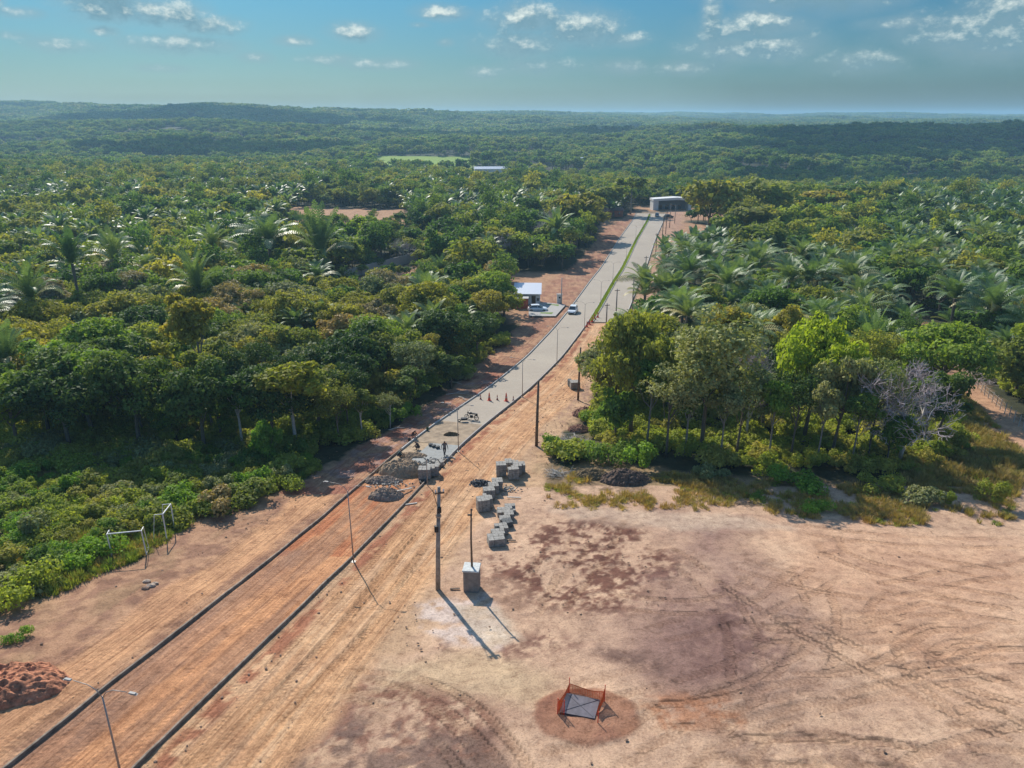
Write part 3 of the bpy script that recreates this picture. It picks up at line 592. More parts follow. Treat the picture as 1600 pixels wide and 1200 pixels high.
# ------------------------------------------------------------------ foliage meshes
def cards(P, Nn, size, r, droop=0.0, asp=.62):
    """one folded leaf spray per point"""
    n = len(P); Nn = Nn / (np.linalg.norm(Nn, axis=1)[:, None] + 1e-9)
    a = np.cross(Nn, r.normal(size=(n, 3))); a /= np.linalg.norm(a, axis=1)[:, None] + 1e-9; b = np.cross(Nn, a)
    s = size[:, None]; V = np.stack([P - a * s, P - b * s * asp + Nn * s * .18, P + a * s, P + b * s * asp - Nn * s * .10], 1)
    return V.reshape(-1, 3), np.arange(4 * n).reshape(-1, 4)
def crown_geo(r, Rr, z0, z1, nb, nl, ls, top=.6, sub=3):
    """crown of leaf sprays gathered on many small lobes"""
    zc = (z0 + z1) / 2; hz = (z1 - z0) / 2; B = []
    for k in range(nb):
        d = r.normal(size=3); d[2] = abs(d[2]) * .9 - .35 if r.random() < .8 else d[2]; d /= np.linalg.norm(d); q = r.uniform(.45, .82)
        B.append((d[0] * Rr * q, d[1] * Rr * q, zc + d[2] * hz * q * 1.05, Rr * r.uniform(.20, .38)))
    B = np.array(B); S = []                                              # sub-lobes
    for k in range(nb * sub):
        b = B[r.integers(nb)]; d = r.normal(size=3); d[2] = abs(d[2]) * top + d[2] * (1 - top); d /= np.linalg.norm(d)
        S.append((b[0] + d[0] * b[3] * .8, b[1] + d[1] * b[3] * .8, b[2] + d[2] * b[3] * .7, b[3] * r.uniform(.35, .6)))
    S = np.array(S); A = np.vstack([B, S]); w = A[:, 3] ** 2; w /= w.sum(); k = r.choice(len(A), nl, p=w)
    d = r.normal(size=(nl, 3)); d[:, 2] = np.where(r.random(nl) < .55, np.abs(d[:, 2]), d[:, 2]); d /= np.linalg.norm(d, axis=1)[:, None]
    P = A[k, :3] + d * A[k, 3][:, None] * r.uniform(.72, 1.12, (nl, 1)) * np.array([1, 1, .75])
    Nn = d * .8 + r.normal(size=(nl, 3)) * .55 + np.array([0, 0, .35]); return cards(P, Nn, ls * r.uniform(.55, 1.25, nl), r), B
def limbs(r, B, z0, rad, m, zt, lean=.3, nsub=7, thin=1.0):
    mb = MB(); lx, ly = r.normal(size=2) * lean; pts = [(lx * t * t, ly * t * t, zt * t) for t in np.linspace(0, 1, 5)]
    mb.tube(pts, [rad * (1.25 - .6 * t) for t in np.linspace(0, 1, 5)], 7)
    for k in r.permutation(len(B))[:nsub]:
        t = r.uniform(.5, 1); p0 = Vector((lx * t * t, ly * t * t, zt * t)); p1 = Vector(B[k, :3]); pm = (p0 + p1) / 2 + Vector((0, 0, -.25 * (p1 - p0).length * r.uniform(0, 1)))
        mb.tube([p0, pm, p1], [rad * .5 * thin, rad * .34 * thin, rad * .12], 5, False)
    return mb
def tree_var(kind, seed, lod=0):
    """returns (trunk mesh, crown mesh, height)"""
    r = np.random.default_rng(seed); q = {0: 1, 1: .17, 2: .06}[lod]; lsf = {0: 1, 1: 2.1, 2: 3.2}[lod]
    if kind == 'round': H, Rr, z0 = 8.6, 3.6, 2.4; nb, nl, ls, tr = 22, 7500, .22, .17
    if kind == 'broad': H, Rr, z0 = 8.0, 4.6, 3.2; nb, nl, ls, tr = 30, 8500, .22, .2
    if kind == 'tall': H, Rr, z0 = 10.5, 2.7, 6.0; nb, nl, ls, tr = 17, 3800, .20, .13
    if kind == 'airy': H, Rr, z0 = 10.5, 3.2, 4.2; nb, nl, ls, tr = 36, 3600, .16, .12
    if kind == 'low': H, Rr, z0 = 5.2, 3.0, .9; nb, nl, ls, tr = 20, 4600, .20, .12
    (V, Fc), B = crown_geo(r, Rr, z0, H, nb, int(nl * q), ls * lsf)
    cm = npmesh(kind + '_crown', V, Fc, [L_MIX]); zt = z0 + (H - z0) * .35
    tm = limbs(r, B, z0, tr, BARK, zt, .35, 0 if lod == 2 else 3 if lod else 9).mesh(kind + '_trunk', BARKM if kind == 'tall' else BARK, True)
    return tm, cm, H
def bare_var(seed, H=9.0, Rr=3.4, leafy=0):
    r = np.random.default_rng(seed); mb = MB(); tw = MB()
    mb.tube([(0, 0, 0), (.1, 0, H * .2), (.05, .1, H * .38)], [.16, .13, .11], 7)
    def grow(p, d, L, rad, dep):
        d = d.normalized(); q = p + d * L; m = (p + q) / 2 + Vector(r.normal(size=3) * L * .06)
        (mb if dep < 2 else tw).tube([p, m, q], [rad, rad * .8, rad * .55], 5 if dep < 2 else 3, False)
        if dep >= 5: return
        for _ in range(3 if dep < 5 else 2):
            nd = d + Vector(r.normal(size=3) * .62) + Vector((0, 0, .12)); grow(q if r.random() < .6 else m, nd, L * r.uniform(.62, .86), max(.017, rad * .62), dep + 1)
    for k in range(6):
        a = k * 1.05 + r.random(); grow(Vector((.05, .1, H * (.2 + .03 * k))), Vector((math.cos(a), math.sin(a), r.uniform(.6, 1.5))), H * .20, .075, 0)
    return mb.mesh('dry_trunk', BARKP, True), tw.mesh('dry_twigs', BARKG), H
def palm_var(seed, lod=0, H=5.5, FL=5.6, upright=.5):
    r = np.random.default_rng(seed); V = []; Fc = []; MI = []; nf = 22 if lod == 0 else 18; ns = 20 if lod == 0 else 6
    for f in range(nf):
        az = f * 2.399 + r.normal() * .15; u = (f + .5) / nf; e0 = R(86 - 62 * u ** 1.15 + r.normal() * 4); L = FL * r.uniform(.85, 1.1) * (1 - .12 * (1 - u)); dry = u > .84 and r.random() < .55
        p = np.array([0, 0, H]); e = e0; step = L / ns; hd = np.array([math.cos(az), math.sin(az), 0]); side = np.array([-math.sin(az), math.cos(az), 0]); tw = r.normal() * .5
        prev = None
        for s in range(ns + 1):
            t = s / ns; d = hd * math.cos(e) + np.array([0, 0, math.sin(e)]); up = -hd * math.sin(e) + np.array([0, 0, math.cos(e)])
            sd = side * math.cos(tw * t) + up * math.sin(tw * t); up2 = np.cross(d, sd) * -1 if np.dot(np.cross(d, sd), up) < 0 else np.cross(d, sd)
            wdt = (1.05 if lod == 0 else .8) * math.sin(math.pi * min(1, max(0.04, (t * .93 + .09)))) ** .6
            if lod == 0:
                if s > 1:
                    for sg in (-1, 1):
                        out = sd * sg * .80 + d * .55 + up2 * .25; out /= np.linalg.norm(out); jt = r.uniform(.85, 1.1) * wdt
                        a = p; b_ = p + out * jt * .55 + up2 * .02; c_ = p + out * jt + np.array([0, 0, -.22 * jt]); hw = d * .095
                        k = len(V); V += [a - hw, a + hw, b_ + hw * 1.05, b_ - hw * .9, c_ + hw * .2, c_ - hw * .2]; Fc += [(k, k + 1, k + 2, k + 3), (k + 3, k + 2, k + 4, k + 5)]; MI += [int(dry)] * 2
            else:
                row = [p + (sd * .8 + d * .4 - np.array([0, 0, .1])) * wdt, p, p + (-sd * .8 + d * .4 - np.array([0, 0, .1])) * wdt]
                if prev is not None:
                    k = len(V); V += prev + row; Fc += [(k, k + 1, k + 4, k + 3), (k + 1, k + 2, k + 5, k + 4)]; MI += [int(dry)] * 2
                prev = row
            p = p + d * step; e -= (1.0 + .9 * u + .25 * r.normal()) * 1.15 / ns * (.35 + 1.3 * t) * (1.25 - upright)
    cm = npmesh('palm_crown', V, Fc, [L_PALM, L_PALMD], MI)
    tb = MB().tube([(0, 0, -.3), (.06, .03, H * .5), (0, 0, H + .25)], [.24, .19, .24], 8)
    return tb.mesh('palm_trunk', BARK, True), cm, H + FL * .8
def shrub_var(seed, Rr=1.3, H=1.5, nl=2200, ls=.105, nb=11):
    r = np.random.default_rng(seed); B = np.c_[r.normal(size=nb) * Rr * .42, r.normal(size=nb) * Rr * .42, r.uniform(.25, .7, nb) * H, r.uniform(.28, .5, nb) * Rr]; k = r.integers(nb, size=nl)
    d = r.normal(size=(nl, 3)); d[:, 2] = np.abs(d[:, 2]) * .9 - .2; d /= np.linalg.norm(d, axis=1)[:, None]; P = B[k, :3] + d * B[k, 3][:, None] * r.uniform(.7, 1.2, (nl, 1)); P[:, 2] = np.maximum(P[:, 2], .03)
    V, Fc = cards(P, d + r.normal(size=(nl, 3)) * .6 + np.array([0, 0, .3]), ls * r.uniform(.5, 1.35, nl), r)
    return npmesh('shrub_leaves', V, Fc, [L_SHRUB])
def tuft_var(seed, m, n=60, H=.45, Rr=.35, w=.02):
    r = np.random.default_rng(seed); a = r.uniform(0, 6.283, n); q = Rr * np.sqrt(r.random(n)); b = np.c_[q * np.cos(a), q * np.sin(a), np.zeros(n)]
    le = np.c_[np.cos(a), np.sin(a), np.zeros(n)] * r.uniform(.1, .5, (n, 1)) * H; tip = b + le + np.c_[np.zeros((n, 2)), H * r.uniform(.5, 1.1, n)]; mid = b + le * .35 + (tip - b) * np.array([0, 0, .6]); s = np.c_[-np.sin(a), np.cos(a), np.zeros(n)] * w
    V = np.stack([b - s, b + s, mid + s, mid - s, tip + s * .2, tip - s * .2], 1).reshape(-1, 3); k = np.arange(n)[:, None] * 6
    Fc = np.vstack([k + np.array([0, 1, 2, 3]), k + np.array([3, 2, 4, 5])]); return npmesh('tuft', V, Fc, [m])

# ------------------------------------------------------------------ scattered masses (stuff)
def source_collection(name, meshes):
    col = bpy.data.collections.new(name)
    for k, ms in enumerate(meshes):
        if isinstance(ms, tuple):                                        # trunk + crown joined for the mass
            V = []; Fq = []; import bmesh; bm = bmesh.new(); mats = []
            for me in ms[:2]:
                off = len(mats); mats += list(me.materials); n0 = len(bm.faces); bm.from_mesh(me); bm.faces.ensure_lookup_table()
                for f in bm.faces[n0:]: f.material_index += off
            me = bpy.data.meshes.new(name); bm.to_mesh(me); bm.free()
            for m in mats: me.materials.append(m)
        else: me = ms
        col.objects.link(bpy.data.objects.new('%s_%02d' % (name, k), me))
    return col
def scatter(name, P, rz, sc, ix, col, label, cat=None):
    me = bpy.data.meshes.new(name); me.vertices.add(len(P)); me.vertices.foreach_set('co', np.asarray(P, np.float32).ravel())
    for nm, v in (('rz', rz), ('sc', sc)): me.attributes.new(nm, 'FLOAT', 'POINT').data.foreach_set('value', np.asarray(v, np.float32))
    me.attributes.new('ix', 'INT', 'POINT').data.foreach_set('value', np.asarray(ix, np.int32))
    o = mobj(name, me); ng = bpy.data.node_groups.new(name, 'GeometryNodeTree')
    ng.interface.new_socket('Geometry', in_out='INPUT', socket_type='NodeSocketGeometry'); ng.interface.new_socket('Geometry', in_out='OUTPUT', socket_type='NodeSocketGeometry')
    N = ng.nodes; L = ng.links; gi = N.new('NodeGroupInput'); go = N.new('NodeGroupOutput'); ip = N.new('GeometryNodeInstanceOnPoints'); ci = N.new('GeometryNodeCollectionInfo')
    ci.inputs[0].default_value = col; ci.inputs[1].default_value = True; ci.inputs[2].default_value = True
    def at(n, t): a = N.new('GeometryNodeInputNamedAttribute'); a.data_type = t; a.inputs[0].default_value = n; return a.outputs[0]
    cx = N.new('ShaderNodeCombineXYZ'); L.new(at('rz', 'FLOAT'), cx.inputs[2]); L.new(cx.outputs[0], ip.inputs['Rotation']); L.new(at('sc', 'FLOAT'), ip.inputs['Scale'])
    ip.inputs['Pick Instance'].default_value = True; L.new(at('ix', 'INT'), ip.inputs['Instance Index']); L.new(gi.outputs[0], ip.inputs['Points']); L.new(ci.outputs[0], ip.inputs['Instance']); L.new(ip.outputs[0], go.inputs[0])
    md = o.modifiers.new('scatter', 'NODES'); md.node_group = ng; tag(o, label, cat, None, 'stuff'); return o
def jitter_grid(x0, x1, y0, y1, s, r, j=.8):
    X, Y = np.meshgrid(np.arange(x0, x1, s), np.arange(y0, y1, s)); X = X.ravel() + r.uniform(-j / 2, j / 2, X.size) * s; Y = Y.ravel() + r.uniform(-j / 2, j / 2, Y.size) * s; return X, Y
def inview(X, Y, m=12): return np.abs(X) < .74 * Y + m
#@@PART2
# ------------------------------------------------------------------ trees
KINDS = {}
for kd, seeds in (('round', (1, 2, 3)), ('broad', (4, 5)), ('tall', (6, 7)), ('airy', (8, 9)), ('low', (10, 11))):
    KINDS[kd] = [tree_var(kd, s) for s in seeds]
LOD1 = {kd: tree_var(kd, 40 + i, 1) for i, kd in enumerate(KINDS)}
BARE = [bare_var(3), bare_var(5, 8, 3)]
PALMS = [palm_var(1), palm_var(2, H=4.2, upright=.62), palm_var(3, H=7, upright=.42), palm_var(4, H=2.0, FL=5.2, upright=.75)]
PALM1 = [palm_var(11, 1), palm_var(12, 1, H=4.5, upright=.6)]
TREE_SPOTS = []
PHRASE = {'leaf_dark': 'dark green', 'leaf_mid': 'fresh green', 'leaf_olive': 'olive green', 'leaf_yellow_olive': 'yellowish olive', 'leaf_lime': 'bright lime green', 'leaf_yellow_green': 'yellow-green', 'leaf_dry': 'dry brown', 'leaf_grey_olive': 'greyish green', 'twig_grey': 'leafless grey'}
KPH = {'round': 'round leafy tree', 'broad': 'broad spreading tree', 'tall': 'slender tree with a high crown', 'airy': 'tall tree with thin airy foliage', 'low': 'low bushy tree'}
def add_tree(kind, var, leaf, X, Y, s, label, group, name='tree', rz=None, sx=1.0, wide=1.0):
    if kind == 'palm': tm, cm, H = PALMS[var % 4] if Y < 215 else PALM1[var % 2]
    elif kind == 'bare': tm, cm, H = BARE[var % 2]
    elif Y < 150: v = KINDS[kind]; tm, cm, H = v[var % len(v)]
    else: tm, cm, H = LOD1[kind]
    e = bpy.data.objects.new(name, None); C.objects.link(e); e.location = (X, Y, h1(X, Y) - .05); e.rotation_euler = (random.gauss(0, .05 if kind == 'palm' else .02), random.gauss(0, .05 if kind == 'palm' else .02), random.uniform(0, 6.28) if rz is None else rz); e.scale = (s * wide, s * wide, s)
    for nm, me in (('trunk', tm), ('crown', cm)):
        o = bpy.data.objects.new(nm, me); C.objects.link(o); o.parent = e
        if nm == 'crown' and leaf is not None and kind not in ('palm', 'bare'):
            o.material_slots[0].link = 'OBJECT'; o.material_slots[0].material = leaf
    if 'white trunk' in (label or '') or 'pale curved' in (label or ''): [setattr(c.material_slots[0], 'link', 'OBJECT') or setattr(c.material_slots[0], 'material', BARKP) for c in [q for q in C.objects[-2:] if q.name.startswith('trunk')]]
    tag(e, label, 'palm' if kind == 'palm' else 'tree', group); return e
def cap_s(X, Y, s, H0):
    a, t = rcoord(np.array([X]), np.array([Y])); t = -float(t[0])
    return min(s, max(4.5, (t - .5) / .67 * .75) / H0) if 0 < t < 14 and Y < 200 else s
def px_tree(bx, by, ty, kind, leaf, label, cw=None, var=0, name='tree', group=None, rz=None):
    """a tree surveyed by its foot, top row and crown width"""
    X, Y = G(bx, by); h = hgt(bx, by, ty); H0 = (PALMS[var % 4] if kind == 'palm' else BARE[var % 2] if kind == 'bare' else KINDS[kind][0] if Y < 150 else LOD1[kind])[2]; s = h / H0; wd = 1.0
    if cw:
        R0 = {'round': 3.6, 'broad': 4.6, 'tall': 2.7, 'airy': 3.2, 'low': 3.0, 'bare': 3.4, 'palm': 5}[kind]; wd = (cw / F * (Y * 1.03) / 2 / R0) / s; wd = min(1.6, max(.6, wd))
    s = cap_s(X, Y, s, H0)
    TREE_SPOTS.append((X, Y, 2.6 if kind != 'palm' else 2.2)); return add_tree(kind, var, leaf, X, Y, s, label, group, name, rz, wide=wd)
px_tree(463, 700, 562, 'tall', L_YG, 'yellow-green tree on a long bare white trunk at the front of the left wood', 115, 0)
px_tree(566, 685, 512, 'tall', L_OLIVE, 'olive tree with a pale curved trunk at the wood edge near the kneeling workers', 130, 1)
px_tree(530, 695, 530, 'airy', L_OLIVE, 'greyish olive tree between the two pale trunked trees of the left wood', 120, 0)
px_tree(610, 668, 520, 'airy', L_GREY, 'grey-green airy tree at the wood edge right of the pale curved trunk', 110, 1)
px_tree(380, 702, 590, 'tall', L_MID, 'thin trunked green tree left of the yellow-green one on a white trunk', 85, 1)
px_tree(420, 728, 660, 'low', L_BRIGHT, 'small bright green young tree in the dark shade of the wood front', 42, 0)
px_tree(640, 640, 560, 'round', L_DARK, 'dark round tree in the wood opposite the motorcycle', 95, 1)
px_tree(705, 605, 490, 'round', L_DARK, 'dark green tree overhanging the shaded verge below the red-walled house', 110, 2)
px_tree(745, 560, 455, 'round', L_DARK, 'dense dark tree just below the clay tiled roof', 100, 0)
px_tree(766, 508, 440, 'round', L_DARK, 'dark tree closest to the red-walled house', 46, 1)
px_tree(650, 620, 500, 'airy', L_GREY, 'grey-green thin crowned tree in the second row of the left wood', 110, 0)
px_tree(320, 705, 560, 'round', L_DARK, 'dark rounded tree in the front row under the tall yellow flowering crown', 120, 0)
px_tree(325, 640, 455, 'tall', L_YEL, 'tall golden-topped tree rising above the middle of the left wood', 90, 0)
px_tree(220, 700, 560, 'broad', L_DARK, 'broad dark tree of the left wood above the goal frames', 150, 0)
px_tree(110, 702, 565, 'round', L_DARK, 'dark tree in the front row near the left edge of the wood', 130, 1)
px_tree(30, 702, 575, 'round', L_MID, 'green tree in the front row at the picture edge of the left wood', 120, 2)
# grove beside the lot
px_tree(985, 680, 505, 'broad', L_OLIVE, 'olive topped broad tree at the corner of the grove beside the haul road', 135, 0)
px_tree(960, 690, 600, 'low', L_MID, 'low fresh green tree at the roadside corner of the grove', 80, 1)
px_tree(1095, 705, 482, 'airy', L_GREY, 'tallest greyish green tree with fine foliage in the grove behind the lot', 170, 0)
px_tree(1040, 715, 560, 'airy', L_GREY, 'leaning pale trunked tree in the grove left of the tallest one', 105, 1)
px_tree(1165, 690, 500, 'bare', None, 'grey twiggy tree with few leaves at the right of the tallest grove tree', 95, 1)
px_tree(1150, 715, 560, 'airy', L_GREY, 'thin grey-green tree with bare lower trunk in the middle of the grove', 105, 0)
px_tree(1255, 690, 510, 'broad', L_LIME, 'bright lime green crown in the middle of the grove behind the lot', 115, 1)
px_tree(1300, 712, 545, 'round', L_GREY, 'dull grey-green tree right below the bright lime crown', 90, 1)
px_tree(1235, 718, 580, 'airy', L_DARK, 'dark tree on several thin trunks under the bright lime crown', 90, 1)
px_tree(1405, 722, 532, 'bare', None, 'big leafless lilac-grey tree with a dense ball of twigs', 165, 0)
px_tree(1355, 715, 560, 'airy', L_GREY, 'grey-green tree on the left of the big leafless tree', 85, 0)
px_tree(1462, 690, 575, 'round', L_DARK, 'dark green tree right of the big leafless tree beside the grassy clearing', 95, 1)
px_tree(1600, 610, 500, 'tall', L_LIME, 'lime green topped tree behind the fence at the right picture edge', 80, 0)
px_tree(1350, 600, 482, 'palm', None, 'upright bright green young palm standing alone behind the leafless tree', 70, 3, 'palm')
px_tree(1130, 600, 470, 'round', L_YEL, 'yellowish tree behind the tallest tree of the grove', 90, 0)
px_tree(1215, 585, 478, 'low', L_YEL, 'orange-yellow tinted small tree under the palm trunks', 60, 0)
for bx, by, ty, cw, k_, lf, lb in ((1010, 700, 560, 70, 'tall', L_MID, 'slender pale trunk second from the left corner of the grove'), (1070, 712, 590, 70, 'tall', L_MID, 'slender low crowned tree left of the grove centre'), (1125, 722, 600, 65, 'tall', L_GREY, 'slender grey-green tree before the twiggy one'), (1200, 722, 590, 60, 'tall', L_MID, 'slender green tree left of the dark one under the lime crown'),
        (1275, 728, 600, 60, 'tall', L_GREY, 'slender tree between the lime crown and the dull grey-green tree'), (1330, 725, 610, 65, 'tall', L_MID, 'slender tree before the leafless lilac-grey one, left side'), (1440, 705, 620, 60, 'tall', L_DARK, 'slender dark tree below the right half of the leafless crown'), (1385, 728, 640, 60, 'low', L_MID, 'bushy green tree right under the leafless crown')):
    px_tree(bx, by, ty, k_, lf, lb, cw, bx)
# palms beside the dual road and behind the fence
for bx, by, ty, cw, var, lb in ((1072, 490, 385, 95, 0, 'dark palm nearest the road with fronds over the kerb'), (1110, 490, 392, 80, 1, 'palm second from the road with pale drooping fronds'), (1150, 500, 395, 80, 0, 'palm third from the road in the roadside clump'),
        (1225, 505, 400, 90, 2, 'palm with silvery fronds left of the tallest grove palms'), (1265, 500, 392, 90, 0, 'tall palm in the centre of the row behind the grove'), (1315, 505, 392, 100, 2, 'tall palm at the right end of the row behind the grove'),
        (1540, 560, 430, 130, 0, 'large arching palm behind the fence'), (1590, 580, 455, 120, 1, 'large palm with long curved fronds at the right picture edge'), (1480, 545, 420, 110, 2, 'palm with drooping grey fronds beside the orange clearing'), (1170, 480, 385, 80, 1, 'palm behind the roadside clump near the yellow bush'),
        (30, 640, 500, 110, 1, 'isolated palm with silver fronds at the left picture edge'), (70, 560, 395, 95, 0, 'silver fronded palm rising out of the scrub forest at far left'), (135, 520, 345, 100, 2, 'tall silver fronded palm left of the wood centre'), (325, 520, 385, 80, 1, 'palm with upright silver fronds above the golden-topped tree'),
        (425, 440, 328, 120, 0, 'widest palm with white shining fronds in the upper left wood'), (505, 440, 322, 70, 3, 'upright green palm right of the widest white fronded palm'), (190, 470, 350, 80, 1, 'palm with thin shining fronds left of the widest one'), (675, 500, 420, 90, 1, 'palm with one long pale frond near the clay tiled roof'),
        (868, 400, 310, 70, 2, 'drooping grey palm beside the dual carriageway on its left'), (340, 440, 345, 80, 0, 'palm with fine silver fronds left of the widest white fronded palm')):
    px_tree(bx, by, ty, 'palm', None, lb, cw, var, 'palm')
for bx, by, ty, cw, k, lf, lb in ((1105, 372, 282, 100, 'broad', L_OLIVE, 'big olive tree overhanging the right carriageway near the far portico'), (1165, 385, 308, 90, 'round', L_OLIVE, 'round olive tree right of the biggest roadside crown'), (1190, 350, 280, 100, 'broad', L_OLIVE, 'wide domed tree behind the two roadside crowns'),
        (1285, 345, 290, 80, 'round', L_YEL, 'bright yellow-green crown left of the red roofs'), (1265, 385, 335, 80, 'round', L_OLIVE, 'olive tree in front of the red roofs'), (985, 335, 273, 50, 'tall', L_OLIVE, 'tall narrow tree at the far left roadside before the portico'), (905, 372, 292, 75, 'round', L_OLIVE, 'rounded light green tree at the left roadside by the brown building'),
        (945, 335, 285, 70, 'round', L_OLIVE, 'rounded tree behind the brown roadside building'), (1320, 330, 290, 80, 'broad', L_DARK, 'dark broad tree behind the red roofs')):
    px_tree(bx, by, ty, k, lf, lb, cw)

# the rest of the wood: surveyed at random, the largest in view individually
r = np.random.default_rng(5)
X, Y = jitter_grid(-330, 330, 60, 430, 4.6, r, .95)
k = inview(X, Y, 6) & (inpoly(X, Y, forL) | inpoly(X, Y, forR)) & ~free_of_trees(X, Y, 1.2); X, Y = X[k], Y[k]
TS = np.array(TREE_SPOTS); dd = np.min(np.hypot(X[:, None] - TS[None, :, 0], Y[:, None] - TS[None, :, 1]) / TS[None, :, 2], 1); k = dd > 1; X, Y = X[k], Y[k]
k = ~((rcoord(X, Y)[1] > 0) & (Y < 86) & (r.random(len(X)) < .85)); X, Y = X[k], Y[k]
rs_, rt_ = rcoord(X, Y); left = rt_ < 0; D = np.hypot(X, Y)
cl = fbm(X / 38, Y / 38, 81, 3)
pp = np.where(left, np.where(Y < 95, .0, np.where(Y < 150, .05, np.where(Y < 240, .10, .24))) * (.4 + 1.6 * (cl > .5)), np.where(Y < 98, 0., np.where(Y < 190, .66, np.where(X > .36 * Y, .62, .12))))
px_, py_ = PX(X, Y, hb(X, Y) + 5)
pp = np.where((~left) & (px_ < 1400) & (Y > 185), .10, pp)
isp = r.random(len(X)) < pp
isp |= inpoly(X, Y, poly_px([(1000, 405), (1130, 400), (1140, 500), (1000, 505)]))
# groves of mixed growth: thin the palms to a wider spacing
sz = np.where(isp, 10.0, 8.5) * r.uniform(.62, 1.2, len(X)); LOW = [poly_px(q) for q in ([(515, 438), (662, 406), (690, 470), (540, 505)], [(435, 350), (650, 350), (670, 392), (425, 392)], [(1380, 515), (1450, 515), (1460, 545), (1385, 545)])]
for q in LOW: lk_ = inpoly(X, Y, q); sz = np.where(lk_, sz * .5, sz); isp &= ~lk_
order = np.argsort(-(sz / D)); nt_, np_ = 0, 0
rest_t, rest_p = [], []
KSH = {'round': 'round tree', 'broad': 'broad tree', 'tall': 'slender tree', 'airy': 'thin crowned tree', 'low': 'bushy tree'}
RANK = ['front row', 'second row', 'third row', 'fourth row', 'fifth row', 'sixth row', 'seventh row', 'farthest rows']
def place(x, y, lf):
    k = int(np.searchsorted([76, 84, 92, 100, 112, 130, 160] if lf else [72, 80, 108, 120, 134, 150, 175], y)); q = x / y
    e = ('at left edge', 'left of centre', 'centre', 'right of centre', 'road side')[int(np.clip(np.searchsorted([-.55, -.42, -.29, -.16], q), 0, 4))] if lf else ('road side', 'left of centre', 'centre', 'right of centre', 'at right edge')[int(np.searchsorted([.22, .33, .44, .56], q))]
    return RANK[k] + ' ' + e
def palette(x, y, lf, c, u):
    if lf:
        if y < 84: return [L_DARK, L_DARK, L_DARK, L_MID, L_OLIVE][int(u * 5)]
        if y < 110: return [L_OLIVE, L_OLIVE, L_YEL, L_MID, L_DARK, L_GREY][int(u * 6)]
        return [L_OLIVE, L_YEL, L_OLIVE, L_GREY, L_DRY, L_MID, L_OLIVE, L_YEL][int(u * 8)]
    if y < 84: return [L_MID, L_GREY, L_DARK, L_OLIVE, L_DARK][int(u * 5)]
    return [L_OLIVE, L_YEL, L_GREY, L_MID, L_OLIVE][int(u * 5)]
for i in order:
    x, y, lf, u = float(X[i]), float(Y[i]), bool(left[i]), r.random()
    if isp[i]:
        if np_ < 215 and y < 330:
            np_ += 1; pl = 'left wood, standing above the scrub forest' if lf else 'palm grove right of the road' if y < 190 else 'far palm grove at the right'
            var = int(r.integers(4)); lk = ('small ' if sz[i] < 8.8 else 'big ' if sz[i] > 10.2 else '') + (['arching palm', 'upright palm', 'drooping palm', 'steep young palm'][var] if y < 215 else ['arching palm', 'upright palm'][var % 2])
            add_tree('palm', var, None, x, y, sz[i] / 10 * r.uniform(.82, 1.1), '%s, %s, %s' % (lk, place(x, y, lf), 'left wood' if lf else 'right palm grove'), 'palms of the ' + pl, 'palm')
        else: rest_p.append((x, y, sz[i] / 10))
    else:
        if nt_ < 238:
            nt_ += 1; kd = (['round', 'broad', 'airy', 'round', 'tall'] if y < 84 else ['round', 'broad', 'low', 'airy', 'broad', 'round'])[int(r.random() * (5 if y < 84 else 6))]; m = palette(x, y, lf, cl[i], u)
            pl = ('front rows of the left wood' if y < 78 else 'depth of the left wood') if lf else ('grove between lot and palms' if y < 84 else 'thicket among the palms right of the road')
            add_tree(kd, int(r.integers(3)), m, x, y, cap_s(x, y, sz[i] / KINDS[kd][0][2] * (.85 if kd in ('low',) else 1), KINDS[kd][0][2]), '%s %s, %s, %s' % (PHRASE.get(m.name, 'green'), KSH[kd], place(x, y, lf), 'left wood' if lf else 'lot grove' if y < 84 else 'palm thicket'), 'broadleaf trees of the ' + pl)
        else: rest_t.append((x, y, sz[i] / 8.5))
# mass of trees behind
def mass(name, pts, nv, col, label, lo=.8, hi=1.2):
    P = np.array(pts); n = len(P); scatter(name, np.c_[P[:, 0], P[:, 1], hb(P[:, 0], P[:, 1]) - .1], r.uniform(0, 6.28, n), P[:, 2] * r.uniform(lo, hi, n), np.where(r.random(n) < .965, r.integers(nv - 1 if nv == 7 else nv, size=n), nv - 1), col, label)
def recol(t, m):
    c = t[1].copy(); c.materials[0] = m; return (t[0], c)
MIX = [LOD1['round'], LOD1['broad'], LOD1['airy'], LOD1['low'], tree_var('round', 61, 1), tree_var('broad', 62, 1), bare_var(9, 8.5, 3)]
src = source_collection('wood_sources', MIX); psrc = source_collection('palm_sources', PALM1 + [palm_var(13, 1, H=6.5, upright=.4)])
X, Y = jitter_grid(-560, 560, 415, 640, 6.2, r, .95); k = inview(X, Y, 15) & ~free_of_trees(X, Y, 0); X, Y = X[k], Y[k]
ip_ = r.random(len(X)) < np.where(X < -20, .16, np.where(X > .38 * Y, .4, .06)); rest_p += [(a, b, 1.0) for a, b in zip(X[ip_], Y[ip_])]; rest_t += [(a, b, 1.05) for a, b in zip(X[~ip_], Y[~ip_])]
mass('forest', rest_t, len(MIX), src, 'continuous mixed forest canopy behind the nearest trees', .6, 1.3); mass('palm_grove', rest_p, 3, psrc, 'many distant feather palms among the forest canopy', .75, 1.05)
FAR = []
for i, kd in enumerate(('round', 'broad', 'low', 'broad')):
    t = tree_var(kd, 70 + i, 2); c = t[1]; c.materials[0] = L_FAR; FAR.append((t[0], c))
fsrc = source_collection('far_sources', FAR)
X, Y = jitter_grid(-1150, 1150, 635, 1560, 9.8, r, .98); k = inview(X, Y, 20) & ~free_of_trees(X, Y, 0) & (fbm(X / 28, Y / 28, 89, 3) > .37); X, Y = X[k], Y[k]
